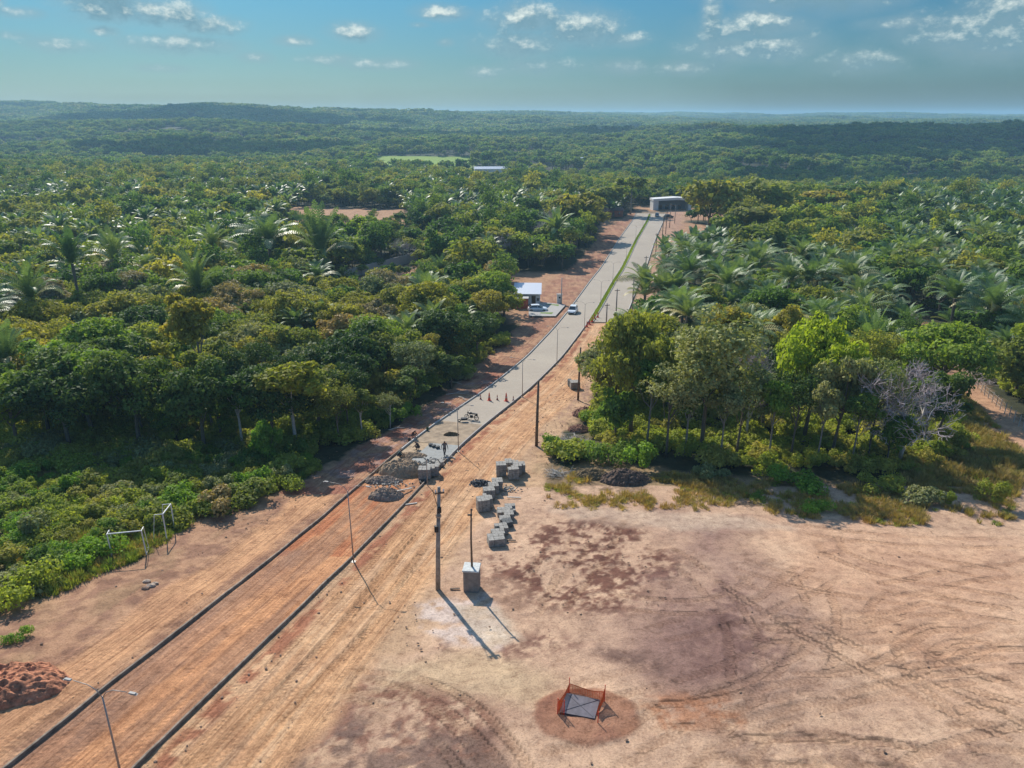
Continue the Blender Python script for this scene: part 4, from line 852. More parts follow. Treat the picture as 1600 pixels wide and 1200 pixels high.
mass('forest', list(zip(X, Y, 1.25 + .35 * (fbm(X / 60, Y / 60, 88, 2) - .5))), 4, fsrc, 'hazy forest covering the valley and the nearer slopes', .75, 1.3)
def clump(seed):
    rr = np.random.default_rng(seed); B = np.c_[rr.uniform(-13, 13, 16), rr.uniform(-13, 13, 16), rr.uniform(4.5, 7.5, 16), rr.uniform(3.5, 6, 16)]; n = 620; k = rr.integers(16, size=n)
    d = rr.normal(size=(n, 3)); d[:, 2] = np.abs(d[:, 2]); d /= np.linalg.norm(d, axis=1)[:, None]; P = B[k, :3] + d * B[k, 3][:, None] * np.array([1, 1, .8]); V, Fc = cards(P, d + rr.normal(size=(n, 3)) * .35, rr.uniform(1.0, 2.0, n), rr, asp=.8)
    return npmesh('clump', V, Fc, [L_FAR])
csrc = source_collection('hill_sources', [clump(1), clump(2), clump(3)])
X, Y = jitter_grid(-3600, 3600, 1540, 5000, 21, r, .9); k = inview(X, Y, 40) & ~free_of_trees(X, Y, 0) & (fbm(X / 70, Y / 70, 90, 3) > .34); X, Y = X[k], Y[k]
mass('forest', list(zip(X, Y, np.full(len(X), 1.15))), 3, csrc, 'blue hazy woodland on the far ridges below the sky', .75, 1.35)

# shrubs and grasses
SHR = [shrub_var(21), shrub_var(22, 1.5, 1.2, 1700), shrub_var(23, 1.0, 1.9, 1300), shrub_var(24, 1.7, 1.5, 2100, .15, 12)]
def shrub(x, y, s, m, label, group=None, var=None, name='shrub'):
    o = bpy.data.objects.new(name, SHR[int(r.integers(4)) if var is None else var]); C.objects.link(o); o.location = (x, y, h1(x, y) - .03); o.rotation_euler = (0, 0, r.uniform(0, 6.28)); o.scale = (s, s, s * r.uniform(.8, 1.15))
    o.material_slots[0].link = 'OBJECT'; o.material_slots[0].material = m; return tag(o, label, 'shrub', group)
for px, py, s, m, lb in ((145, 880, 1.15, L_BRIGHT, 'vivid green bush growing beside the left goal frame'), (40, 935, 1.3, L_SHRUB, 'yellow-green bush at the lower tip of the scrub'), (30, 998, .45, L_BRIGHT, 'tiny green bush alone on the bare soil at the left edge'), (345, 800, 1.5, L_DRY, 'dry brown-lilac bush at the dirt edge beyond the goals'),
        (385, 785, 1.2, L_OLIVE, 'rusty olive bush beside the dry lilac bush'), (640, 655, 1.1, L_BRIGHT, 'bright bush at the wood edge behind the kneeling workers'), (610, 660, 1.2, L_MID, 'green bush left of the bright one at the wood edge'), (722, 592, .9, L_GREY, 'scraggy bush on the red verge left of the cones'),
        (885, 715, 1.3, L_SHRUB, 'leafy bush at the roadside heap near the wooden pole'), (860, 705, 1.0, L_BRIGHT, 'bright green bush touching the foot of the wooden pole'), (1005, 735, 1.5, L_BRIGHT, 'wide bright bush in front of the grove'), (960, 720, 1.5, L_MID, 'mid green bush at the left front of the grove'),
        (905, 710, 1.2, L_MID, 'green bush between the grove and the dirt heap'), (1180, 780, .55, L_MID, 'small lone bush on the brown grass strip left'), (1275, 800, .8, L_BRIGHT, 'upright bright bush on the brown grass strip by the lot edge'), (1440, 785, .9, L_GREY, 'grey-green bush on the grass strip right of the upright bright one'),
        (1555, 790, 1.2, L_SHRUB, 'leafy bush on the grass strip near the right edge'), (1480, 790, .7, L_SHRUB, 'small yellow-green bush on the right part of the grass strip'), (930, 660, 1.0, L_BRIGHT, 'bright bush beside the yellow trestle'), (1240, 760, 1.4, L_BRIGHT, 'bright yellow-green bush at the grove foot in the centre'), (1110, 745, 1.0, L_GREY, 'greyish low bush in the shade at the grove foot'),
        (1375, 765, 1.2, L_SHRUB, 'yellow-green bush at the right foot of the grove')):
    x, y = G(px, py); shrub(x, y, s, m, lb)
X, Y = jitter_grid(-75, -14, 38, 76, 1.75, r, .95); k = inpoly(X, Y, SCRUB_L) & inview(X, Y, 3); X, Y = X[k], Y[k]; d_, _, _ = sdist(X, Y, poly_px([(60, 942), (150, 903), (230, 870), (300, 818), (430, 770)]))
o_ = np.argsort(np.hypot(X, Y)); k = 0; GO = [G(176, 873), G(203, 872), G(229, 867), G(264, 840), G(250, 860), G(205, 890), G(180, 895)]
for i in o_:
    if k >= 225: break
    if d_[i] < .8 and r.random() < .6: continue
    u = r.random(); m, w = [(L_SHRUB, 'yellow-green'), (L_SHRUB, 'yellow-green'), (L_SHRUB, 'yellow-green'), (L_OLIVE, 'olive'), (L_BRIGHT, 'bright green'), (L_GREY, 'grey-green'), (L_MID, 'green')][int(u * 7)]
    pl = 'in the scrub behind the goal frames' if Y[i] > 52 else 'in the scrub at the left edge before the goals'
    if min(math.hypot(X[i] - gx, Y[i] - gy) for gx, gy in GO) < 2.3: continue
    sc_ = r.uniform(.5, 1.15); q = X[i] / Y[i]; e_ = ['at left edge', 'left of centre', 'centre', 'goal side', 'wood tip'][int(np.searchsorted([-.68, -.58, -.49, -.40], q))]
    b_ = RANK[int(np.searchsorted([45, 48, 51, 54, 57, 60, 64], Y[i]))]
    shrub(X[i], Y[i], sc_, m, '%s %s bush, %s, %s of the left scrub' % ('small' if sc_ < .75 else 'large' if sc_ > .98 else 'rounded', w, b_, e_), 'bushes ' + pl); k += 1
usrc = source_collection('undergrowth_sources', [s for s in SHR])
X, Y = jitter_grid(-110, 120, 56, 125, 2.0, r, .95); k = inview(X, Y, 4) & (inpoly(X, Y, forL) | inpoly(X, Y, forR)) & ~free_of_trees(X, Y, -.8); X, Y = X[k], Y[k]
scatter('undergrowth', np.c_[X, Y, hb(X, Y) - .05], r.uniform(0, 6.28, len(X)), np.where((X > 5) & (Y < 90), r.uniform(.5, 1.25, len(X)), r.uniform(.6, 1.4, len(X))), r.integers(4, size=len(X)), usrc, 'dark leafy undergrowth filling the floor of the woods')
TG = [tuft_var(1, L_GRASSG), tuft_var(2, L_GRASSB, 70, .4, .4), tuft_var(3, L_GRASSG, 80, .25, .4), tuft_var(4, L_GRASSB, 50, .6, .3)]
gsrc = source_collection('grass_sources', TG)
vg = poly_px([(850, 745), (930, 715), (1060, 735), (1250, 752), (1600, 768), (1600, 838), (1400, 822), (1250, 812), (1130, 800), (960, 800), (860, 795)]); vg[4] = (58, vg[4][1]); vg[5] = (58, vg[5][1])
gr = poly_px([(1440, 640), (1500, 610), (1600, 710), (1600, 780), (1400, 760)])
X, Y = jitter_grid(-75, 62, 36, 100, .42, r, 1.0); nn = fbm(X / 2.2, Y / 2.2, 95, 3); inS = inpoly(X, Y, SCRUB_L); inV = inpoly(X, Y, vg); inG = inpoly(X, Y, gr)
dv_, _, _ = sdist(X, Y, vg, True); k = inview(X, Y, 2) & ((inS & (nn > .3)) | (inV & (nn + np.clip(dv_, 0, 2.5) * .06 + (r.random(len(X)) - .5) * .25 > .66)) | (inG & (nn > .3))); X, Y, inS, inV = X[k], Y[k], inS[k], inV[k]
ix = np.where(inS, r.choice([0, 2, 0, 1], len(X)), r.choice([1, 1, 3, 1, 2], len(X)))
scatter('grass', np.c_[X, Y, hb(X, Y) - .02], r.uniform(0, 6.28, len(X)), r.uniform(.6, 1.5, len(X)) * np.where(inV, .75, 1), ix, gsrc, 'patchy green and straw coloured grass on the verges')
msrc = source_collection('turf_sources', [tuft_var(7, L_LIME, 50, .16, .3), tuft_var(8, L_LIME, 60, .2, .34)])
I = np.repeat(np.arange(I_DUAL + 1, I_END - 4), 7); t = r.uniform(.2, .7, len(I)) + RW; xm = KX[I] + TY[I] * t + r.uniform(-.1, .1, len(I)); ym = KY[I] - TX[I] * t + r.uniform(-.5, .5, len(I))
scatter('grass', np.c_[xm, ym, hb(xm, ym) + .05], r.uniform(0, 6.28, len(I)), r.uniform(.7, 1.1, len(I)), r.integers(2, size=len(I)), msrc, 'bright green turf strip dividing the two carriageways')
# loose clods
CL = [MB().ball((0, 0, .2), .5, 7, 5, (1, .8, .42), .35, s).mesh('clod', CLOD) for s in (1, 2, 3)]
clsrc = source_collection('clod_sources', CL)
X, Y = jitter_grid(-60, 60, 16, 130, .55, r, 1.0); rs_, rt_ = rcoord(X, Y); dz = np.zeros(len(X))
for p, w in (([(740, 850), (870, 790), (1020, 820), (1090, 880), (1070, 940), (960, 975), (850, 975), (750, 935)], .35), ([(520, 1060), (640, 1060), (780, 1120), (800, 1200), (430, 1190), (420, 1120)], .25), ([(600, 930), (860, 980), (900, 1040), (640, 1040)], .3), ([(840, 560), (930, 550), (945, 640), (905, 760), (830, 720)], .7),
             ([(930, 1000), (1060, 1020), (1040, 1060), (940, 1030)], .3), ([(820, 780), (1600, 830), (1600, 850), (820, 800)], .2), ([(840, 1080), (990, 1080), (990, 1160), (840, 1160)], .45)):
    dz = np.maximum(dz, inpoly(X, Y, poly_px(p)) * w)
dz = np.maximum(dz, ((rt_ > RW + .1) & (rt_ < RW + 1.5) & (rs_ < I_DUAL)) * .5); dz = np.maximum(dz, ((rt_ < -.2) & (rt_ > -1) & (rs_ < I_PAVE)) * .3); dz = np.maximum(dz, ((rt_ < -3) & (rt_ > -9) & (Y > 50)) * .5); dz = np.maximum(dz, .05)
k = inview(X, Y, 2) & (r.random(len(X)) < dz) & ~((rt_ > .3) & (rt_ < RW - .3)) & (fbm(X / 2, Y / 2, 97, 2) > .4); X, Y = X[k], Y[k]
scatter('rubble', np.c_[X, Y, hb(X, Y)], r.uniform(0, 6.28, len(X)), .05 + .16 * r.random(len(X)) ** 3, r.integers(3, size=len(X)), clsrc, 'loose clods and lumps of earth scattered over the site')

# ------------------------------------------------------------------ haze
def haze():
    o = MB().box((0, 3600, 20), (14000, 8800, 116)).build('haze', nodes('haze')[0]); nt = MATS['haze'].node_tree
    for n in list(nt.nodes):
        if n.type == 'BSDF_PRINCIPLED': nt.nodes.remove(n)
    v = nt.nodes.new('ShaderNodeVolumePrincipled'); v.inputs['Density'].default_value = 2.0e-4; v.inputs['Color'].default_value = (.42, .72, .95, 1); v.inputs['Anisotropy'].default_value = .15
    nt.links.new(v.outputs[0], nt.nodes['Material Output'].inputs['Volume']); o['kind'] = 'stuff'
    tag(o, 'pale blue haze lying over the distant forest')
haze()
# cumulus drifting above the valley: their shade falls on the far slopes
def cloud(cx, cy, cz, sx, sy, seed):
    q = random.Random(seed); mb = MB()
    for k in range(26):
        a, t = q.uniform(0, 6.28), q.random() ** .6; s_ = q.uniform(.22, .42) * (1.15 - .6 * t); mb.ball((sx * t * math.cos(a), sy * t * math.sin(a), q.uniform(0, .12) * sx), s_ * sx, 14, 9, (1, sy / sx * 1.3, .45), .10, k)
    o = mb.build('clouds', mat('cloud_white', (.8, .8, .82), 1.0, var=.03), None, (cx, cy, cz), smooth=True); tag(o, None, None, None, 'stuff'); o['label'] = 'white cumulus cloud high over the valley'
SD = (sv.x / sv.z, sv.y / sv.z)
for k, (gx_, gy_, gz_, sx, sy, alt) in enumerate(((560, 1010, -5, 330, 210, 800), (170, 560, -22, 75, 45, 520), (-640, 1750, 20, 420, 160, 900), (-20, 1350, 0, 260, 90, 850), (300, 640, -24, 130, 50, 560), (-330, 960, -18, 200, 70, 700))): cloud(gx_ + SD[0] * (alt - gz_), gy_ + SD[1] * (alt - gz_), alt, sx, sy, k + 5)
# tell look-alikes apart by their order from left to right
same = {}
for o in C.objects:
    if o.parent is None and 'group' in o and o.get('category') in ('tree', 'palm', 'shrub'): same.setdefault(o['label'], []).append(o)
for lb, os_ in same.items():
    if len(os_) < 2: continue
    os_.sort(key=lambda o: o.location.x / o.location.y); n = len(os_); W2 = {2: ['left one', 'right one'], 3: ['left one', 'middle one', 'right one']}.get(n) or ['%s from left' % w for w in ('first', 'second', 'third', 'fourth', 'fifth', 'sixth', 'seventh', 'eighth', 'ninth', 'tenth')] + ['one further right'] * n
    for o, w in zip(os_, W2): o['label'] = lb + ', ' + w
#@@PART3
# ------------------------------------------------------------------ street furniture
def at(px, py, dz=0): x, y = G(px, py); return (x, y, h1(x, y) + dz)
def heading(px0, py0, px1, py1): a, b = G(px0, py0), G(px1, py1); return math.atan2(b[1] - a[1], b[0] - a[0])
def lamp(loc, h, ang, label, span=1.6):
    e = empty('street_lamp', loc, ang, label, 'street lamp', 'double armed street lamps along the road')
    MB().tube([(0, 0, -.3), (0, 0, h * .5), (0, 0, h)], [.055, .042, .03], 8).build('pole', STEEL, e, smooth=True)
    b = MB().box((0, 0, .015), (.3, .3, .03)); [b.tube([(sx * .1, sy * .1, .02), (sx * .1, sy * .1, .09)], .015, 6) for sx in (-1, 1) for sy in (-1, 1)]; b.build('base_plate', STEEL, e)
    for s in (-1, 1):
        MB().tube([(0, 0, h - .06), (s * .25, 0, h + .28), (s * .6, 0, h + .46), (s * (span - .3), 0, h + .52)], [.022, .02, .018, .016], 6).build('arm', STEEL, e, smooth=True)
        hd = MB().box((s * (span - .05), 0, h + .53), (.34, .12, .05), bev=.025); hd.box((s * (span + .02), 0, h + .493), (.3, .12, .015)); hd.build('lamp_head', mat('lamp_grey', (.30, .29, .27), .6), e)
    return e
def lamp_on_kerb(i, t, h, label): x, y = rpt(i, t); return lamp((x, y, h1(x, y)), h, math.atan2(-TX[i], TY[i]), label)
near_i = lambda p, t=None: int(np.argmin(np.hypot(KX + TY * (RW + .3) - G(*p)[0], KY - TX * (RW + .3) - G(*p)[1])))
LX, LY = G(188, 1245)
i0 = near_i((186, 1240)); lamp_on_kerb(i0, RW + .3, 5.0, 'double armed street lamp nearest the camera by the raw kerb')
for p, ty, lb in (((559, 876), 765, 'double armed lamp casting its shadow on the haul road beside the bare kerb'), ((722, 705), 638, 'double armed lamp at the kerb beside the standing worker'), ((814, 622), 567, 'double armed lamp at the kerb right beside the row of cones'),
                  ((872, 569), 515, 'double armed lamp between the cones and the white car'), ((912, 516), 476, 'double armed lamp just before the tip of the green median')):
    i = near_i(p); lamp_on_kerb(i, RW + .3, hgt(p[0], p[1], ty), lb)
MB().tube([(0, 0, -.2), (0, 0, 2.6)], [.04, .03], 8).build('post', STEEL, None, at(668, 759)).__setitem__('label', 'thin bare steel post at the kerb by the tyre')
bpy.data.objects['post']['category'] = 'post'
for q, lb in (((943, 478), 'first lamp in the green median beyond the white car'), ((963, 445), 'second lamp in the green median'), ((980, 408), 'third lamp in the green median'), ((994, 378), 'fourth lamp in the green median'), ((1006, 358), 'farthest lamp at the end of the green median')):
    i = int(np.argmin(np.hypot(KX + TY * (RW + .45) - G(*q)[0], KY - TX * (RW + .45) - G(*q)[1]))); lamp_on_kerb(i, RW + .45, 5.2, lb)

def utility_pole(loc, h, label, m=CONCP, arm=True, gear=False, lean=0.0, r0=.15, rz=.3):
    e = empty('utility_pole', loc, rz, label, 'utility pole', 'utility poles standing along the right of the road')
    MB().tube([(0, 0, -.5), (lean * h * .4, 0, h * .45), (lean * h, 0, h)], [r0, r0 * .85, r0 * .62], 10).build('pole', m, e, smooth=True)
    if arm:
        a = MB().box((lean * h, -.12, h - .35), (.62 if gear else 1.1, .09, .11)); a.build('crossarm', WOOD, e)
        for s in ((-.25, .25) if gear else (-.48, 0, .48)): MB().lathe([(.0, 0), (.035, 0), (.03, .05), (.055, .08), (.03, .12), (.045, .15), (0, .2)], (lean * h + s, -.12, h - .29), 8).build('insulator', WHITE, e)
    if gear:
        MB().box((lean * h * .8, -.2, h * .80), (.26, .2, .36), bev=.02).build('switch_box', DARKM, e); MB().box((lean * h * .55 - .14, -.15, h * .62), (.24, .2, .42), bev=.02).build('meter_box', DARKM, e)
        MB().tube([(lean * h * .78, 0, h * .78), (lean * h * .9 - .3, -.1, h * .93), (lean * h - .42, -.15, h - .05)], .02, 6).build('cable', DARKM, e)
        MB().lathe([(r0 * .93 + .03, 0), (r0 * .93 + .03, .12)], (lean * h * .7, 0, h * .72), 10).build('band', STEEL, e)
    return e
utility_pole(at(684, 922), hgt(684, 922, 762), 'tall concrete pole with dark boxes standing beside the box on its slab', CONCP, True, True, .045, .17, .25)
utility_pole(at(838, 697), hgt(838, 697, 595), 'reddish brown pole at the edge of the rough verge near the paver stacks', WOOD, False, False, .02, .17)
utility_pole(at(903, 625), hgt(903, 625, 543), 'reddish brown pole behind the two pallets on the haul road', WOOD, False, False, .02, .15)
for a, b, ty, m, lb in ((947, 512, 474, CONCP, 'leftmost pole of the cluster at the fork of the carriageways'), (962, 502, 451, CONCP, 'pole carrying gear in the middle of the fork cluster'), (987, 498, 431, CONCP, 'tallest pole at the fork beside the right carriageway'), (1006, 462, 400, CONCP, 'pole beside the nearest roadside palm'),
                     (1024, 404, 364, WOOD, 'pole on the right kerb before the bare clearing'), (1034, 382, 337, WOOD, 'pole on the right kerb beside the big olive tree'), (1040, 366, 330, WOOD, 'pole second before the portico'), (1046, 356, 318, CONCP, 'pale pole close before the portico'), (1054, 349, 320, CONCP, 'pale pole in front of the right half of the portico')):
    utility_pole(at(a, b), hgt(a, b, ty), lb, m, True, False, 0, .15)
utility_pole(at(877, 476), hgt(877, 476, 434), 'slim pole rising behind the white kiosk of the house', CONCL, False, False, 0, .12)['group'] = 'utility poles standing along the right of the road'

# concrete box with thin pole
bx, by = G(737, 926); bz = h1(bx, by); hb_ = hgt(737, 926, 893)
e = empty('concrete_box', (bx, by + .5, bz), -.10, 'grey square concrete box on the bare soil with a thin pole on top', 'box')
MB().box((0, 0, hb_ / 2 - .05), (1.0, .95, hb_ - .02), bev=.03).build('body', mat('box_concrete', (.25, .215, .18), .85, var=.2, scale=3), e); MB().box((0, 0, hb_ - .02), (1.1, 1.05, .10), bev=.02).build('lid', mat('pale_lid', (.55, .56, .52), .7), e)
ht_ = hgt(738, 917, 797) - hb_
e = empty('utility_pole', (bx + .02, by + .55, bz + hb_ + .03), 0, 'thin dark pole standing on the grey concrete box', 'utility pole')
MB().tube([(0, 0, 0), (-.02, 0, ht_ / 2), (.03, 0, ht_)], [.075, .06, .05], 8).build('pole', WOOD, e, smooth=True); MB().box((-.06, 0, ht_ - .35), (.3, .07, .1)).build('bracket', DARKM, e); MB().ball((.05, 0, ht_ + .02), .08, 8, 5).build('cap', DARKM, e)

# manhole cover with safety net
cs = [at(*q) for q in ((884, 1091), (937, 1100), (929, 1126), (874, 1117))]; cm = np.mean(cs, 0); P4 = [(p[0] - cm[0], p[1] - cm[1]) for p in cs][::-1]
V = [(x, y, .02) for x, y in P4] + [(x, y, .15) for x, y in P4]
o = MB().add(V, [(3, 2, 1, 0), (4, 5, 6, 7)] + [(i, (i + 1) % 4, 4 + (i + 1) % 4, 4 + i) for i in range(4)]).build('manhole_cover', PLATE, None, (cm[0], cm[1], h1(cm[0], cm[1]) + .05)); tag(o, 'grey rectangular cover plate lying on the round patch of red earth', 'manhole cover')
MB().tube([(P4[0][0] * .9, P4[0][1] * .9, .158), (P4[2][0] * .9, P4[2][1] * .9, .158)], .012, 4).build('cross_rib', mat('rib_dark', (.12, .11, .12)), o); MB().tube([(P4[1][0] * .9, P4[1][1] * .9, .158), (P4[3][0] * .9, P4[3][1] * .9, .158)], .012, 4).build('cross_rib', MATS['rib_dark'], o)
sk = [at(*q) for q in ((871, 1117), (889, 1084), (944, 1098), (934, 1131), (881, 1119))]; hs = [1.0, 1.0, 1.1, .7, .95]
e = empty('safety_net', (sk[0][0], sk[0][1], sk[0][2]), 0, 'torn orange safety net on red stakes around the cover plate', 'safety net'); Q = [Vector(p) - Vector(sk[0]) for p in sk]
for p, h in zip(Q, hs): MB().tube([p + Vector((0, 0, -.1)), p + Vector((.01, .01, h))], [.03, .022], 6).build('stake', RED, e)
def net(a, b, z0a, z1a, z0b, z1b):
    mb = MB(); L = (b - a).length; n = max(3, int(L / .085)); m = 12; sag = lambda u: -.10 * math.sin(math.pi * u)
    pt = lambda u, v: a.lerp(b, u) + Vector((0, .03 * math.sin(7 * u), (z0a + (z1a - z0a) * v) * (1 - u) + (z0b + (z1b - z0b) * v) * u + sag(u) * v))
    w = .011
    for i in range(n + 1):
        for j in range(m):
            if random.random() < .06: continue
            p, q = pt(i / n, j / m), pt(i / n, (j + 1) / m); mb.add([p - Vector((w, 0, 0)), p + Vector((w, 0, 0)), q + Vector((w, 0, 0)), q - Vector((w, 0, 0))], [(0, 1, 2, 3)])
    for j in range(m + 1):
        for i in range(n): p, q = pt(i / n, j / m), pt((i + 1) / n, j / m); ww = w * (2.2 if j in (0, m) else 1); mb.add([p - Vector((0, 0, ww)), q - Vector((0, 0, ww)), q + Vector((0, 0, ww)), p + Vector((0, 0, ww))], [(0, 1, 2, 3)])
    return mb
net(Q[1], Q[2], .05, .62, .05, .66).build('net', ORANGE, e); net(Q[0], Q[1], .0, .7, .05, .62).build('net', ORANGE, e); net(Q[0], Q[4], 0, .95, 0, .9).build('net', ORANGE, e); net(Q[3] + Vector((.02, .5, 0)), Q[2], .0, .35, .3, .95).build('net', ORANGE, e)

# goal frames
def goal(p0, p1, label, depth, h=2.05):
    a, b = Vector(at(*p0)), Vector(at(*p1)); w = (b - a).length; e = empty('goal_frame', a, math.atan2(b.y - a.y, b.x - a.x), label, 'goal frame'); dz = b.z - a.z; r_ = .045
    for x, z in ((0, 0), (w, dz)): MB().tube([(x, 0, z - .1), (x - .02, -.05, z + h)], r_, 8).build('post', WHITE, e)
    MB().tube([(0, -.05, h), (w - .02, -.05, h + dz)], r_, 8).build('crossbar', WHITE, e)
    for x, z in ((0, 0), (w, dz)):
        MB().tube([(x - .02, -.05, z + h), (x, depth * .6, z + h - .02), (x, depth, z + .05), (x, 0, z + .05)], .028, 6).build('side_brace', WHITE, e)
    MB().tube([(0, depth, .05), (w, depth, .05 + dz)], .028, 6).build('ground_bar', WHITE, e)
goal((176, 873), (229, 867), 'white metal goal frame standing left, half in the bushes', .9)
goal((261, 845), (273, 828), 'white metal goal frame at the right, seen almost edge on', .95, 2.3)

# cones and barrels
def cone(loc, h, big, label, m=RED):
    e = empty('traffic_cone', loc, random.uniform(0, 1), label, 'traffic cone', 'red cones closing the road'); w = h * (.42 if big else .38)
    MB().box((0, 0, h * .03), (w, w, h * .06), bev=.02).build('base', BLACK if not big else m, e); r0, r1 = w * .40, h * .045
    f = lambda t: r0 + (r1 - r0) * t
    MB().lathe([(f(0), h * .06), (f(.35), h * .39), (f(.55), h * .58), (f(.78), h * .79), (f(1), h), (0, h)], (0, 0, 0), 14).build('body', m, e, smooth=True)
    MB().lathe([(f(.36) + .006, h * .40), (f(.54) + .006, h * .57)], (0, 0, 0), 14).build('stripe', mat('stripe_pale', (.50, .30, .26), .5) if big else WHITE, e)
for px, py, h, b, lb in ((764.5, 626, 1.1, 1, 'left one of the two big red cones across the road'), (791, 627, 1.15, 1, 'right one of the two big red cones across the road'), (751, 624, .72, 0, 'small dark cone nearest the left kerb'), (777, 625, .72, 0, 'small cone between the two big red cones'), (802, 627, .72, 0, 'small cone nearest the right kerb')):
    cone(at(px, py), h, b, lb, RED if b else REDD)
for k, (px, py) in enumerate(((917, 511), (921, 507), (925, 503), (929, 499), (934, 496))):
    cone(at(px, py), 1.15, 1, ['nearest', 'second', 'middle', 'fourth', 'last'][k] + ' red cone of the slanting row at the median tip')
for px, py, lb in ((968, 501, 'left dark red cone blocking the start of the right carriageway'), (975, 502, 'right dark red cone blocking the start of the right carriageway')): cone(at(px, py), 1.5, 1, lb, REDD)

# pavers, piles
def stack(px, py, label, w=1.1, d=.9, h=.9, rz=0, m=PAVER, top=0, name='paver_stack', nx=3, ny=2):
    e = empty(name, at(px, py), rz, label, 'paver stack', 'stacks of concrete pavers'); lay_ = MB(); n = max(2, int(h / .15)); rr = random.Random(px)
    pal = MB(); [pal.box((0, y, .05), (w, .1, .08)) for y in (-d * .4, 0, d * .4)]; [pal.box((x, 0, .105), (.1, d, .025)) for x in (-w * .4, -w * .13, w * .13, w * .4)]; pal.build('pallet', PLANK, e)
    for k in range(n):
        for i in range(nx):
            for j in range(ny):
                if k == n - 1 and rr.random() < top: continue
                lay_.box((-w / 2 + w * (i + .5) / nx + rr.uniform(-.012, .012), -d / 2 + d * (j + .5) / ny + rr.uniform(-.012, .012), .13 + h / n * (k + .5)), (w / nx - .02, d / ny - .02, h / n - .012))
    lay_.build('pavers', m, e); return e
for a in ((783, 743, 'paver stack at the left front of the upper group beyond the haul road', .95, .9, 1.15, .1, PAVER, 0), (802, 748, 'paver stack at the right front of the upper group', 1.0, .9, 1.05, .15, PAVER, .3), (797, 733, 'paver stack at the left back of the upper group', 1.0, 1.0, .8, .1, PAVER, .2), (813, 737, 'paver stack at the right back of the upper group', .9, .9, .9, .1, PAVER, .4),
          (777, 765, 'single paver stack next to the heap of dark pieces', .95, .9, .85, .1, PAVER, 0), (764, 779, 'low paver stack in the middle group behind the big one', 1.0, .8, .85, .2, PAVER, 0), (758, 788, 'half used paver stack leaning on the big one', 1.0, .8, .7, .2, PAVER, .6), (755, 798, 'big paver stack at the front of the middle group', 1.05, .9, 1.05, .25, PAVER, .2),
          (787, 806, 'light topped low paver stack at the back of the lowest group', 1.1, .9, .45, .1, PAVER, 0), (795, 812, 'low paver stack at the right of the lowest group', .8, .8, .55, .1, PAVER, 0), (789, 819, 'low paver stack second from the back in the lowest group', .9, .7, .5, .15, PAVER, .2), (783, 833, 'low paver stack behind the frontmost one', 1.0, .9, .55, .2, PAVER, .1),
          (775, 851, 'frontmost paver stack with a light striped top', 1.25, 1.0, .6, .2, PAVER, 0), (808, 741, 'paver stack squeezed between the upper group and the weeds', .8, .9, .95, .1, PAVER, .2), (771, 771, 'paver stack between the single one and the middle group', .9, .8, .8, .15, PAVER, .1), (761, 793, 'short paver stack tucked behind the big one', .9, .7, .85, .2, PAVER, .3), (797, 801, 'paver stack at the far right of the lowest group', .9, .9, .5, .1, PAVER, .2), (778, 842, 'paver stack tucked right behind the frontmost one', 1.0, .8, .55, .2, PAVER, 0), (792, 823, 'broken low paver stack in the shade of the lowest group', .8, .8, .45, .3, PAVERD, .4), (898, 607, 'pale stack beside the reddish brown pole on the haul road', 1.3, 1.2, .95, .1, PAVER, 0), (890, 603, 'dark small stack left of the pale one at the pole', .5, .9, .8, .1, PAVERD, 0),
          (664, 748, 'pale paver stack on the unfinished road beside the tyre', 1.15, .9, 1.0, 0, PAVER, 0), (677, 742, 'paver stack with gaps on top behind the pale one on the road', 1.1, 1.0, .95, .1, PAVER, .5), (684, 728, 'low paver stack nearest the standing worker', 1.0, .9, .4, .4, PAVER, .3)): stack(*a)
rr = random.Random(4)
def heap(px, py, name, label, cat, m, rx, ry, h, seed, rz=0, flat=0, dz=0):
    n = 80; V = []; cx, cy, _ = at(px, py); xs = np.linspace(-1.05, 1.05, n); X, Y = np.meshgrid(xs, xs); R_ = np.hypot(X, Y) * (1 + .25 * (fbm(X * 1.7 + seed, Y * 1.7, seed, 2) - .5)); Z = np.clip(1 - R_ ** 1.6, 0, 1) ** .8 * h
    Z = np.minimum(Z, h * (1 - flat)) * (1 + .5 * (fbm(X * 4 + seed, Y * 4, seed + 1, 4) - .5)) + (fbm(X * 11 + seed, Y * 11, seed + 2, 3) - .45) * .42 * h ** .5 * (R_ < 1) + (fbm(X * 30 + seed, Y * 30, seed + 4, 2) - .5) * .12 * h ** .5 * (R_ < 1)
    Z = np.where(R_ >= 1, -.25, Z); ca, sa = math.cos(rz), math.sin(rz); WX = cx + X * rx * ca - Y * ry * sa; WY = cy + X * rx * sa + Y * ry * ca; Z = Z + hb(WX, WY) - h1(cx, cy)
    a = np.arange(n * n).reshape(n, n); me = npmesh(name, np.c_[(WX - cx).ravel(), (WY - cy).ravel(), Z.ravel()], np.c_[a[:-1, :-1].ravel(), a[:-1, 1:].ravel(), a[1:, 1:].ravel(), a[1:, :-1].ravel()], [m], smooth=True)
    return tag(mobj(name, me, None, (cx, cy, h1(cx, cy) + dz)), label, cat)
heap(2, 1078, 'soil_mound', 'mound of raw red soil at the lower left edge of the site', 'soil mound', mat('mound_soil', (.46, .19, .10), .95, var=.4, scale=4, bmp=.1), 3.3, 2.1, 1.15, 3, .15, .25)
heap(628, 738, 'sand_pile', 'brown sand pile with a cut face on the unfinished road', 'sand pile', SAND, 2.3, 1.5, 1.5, 5, 0, .35)
heap(603, 776, 'gravel_pile', 'dark grey gravel pile in front of the sand pile', 'gravel pile', SOILG, 1.6, 1.1, .75, 7)
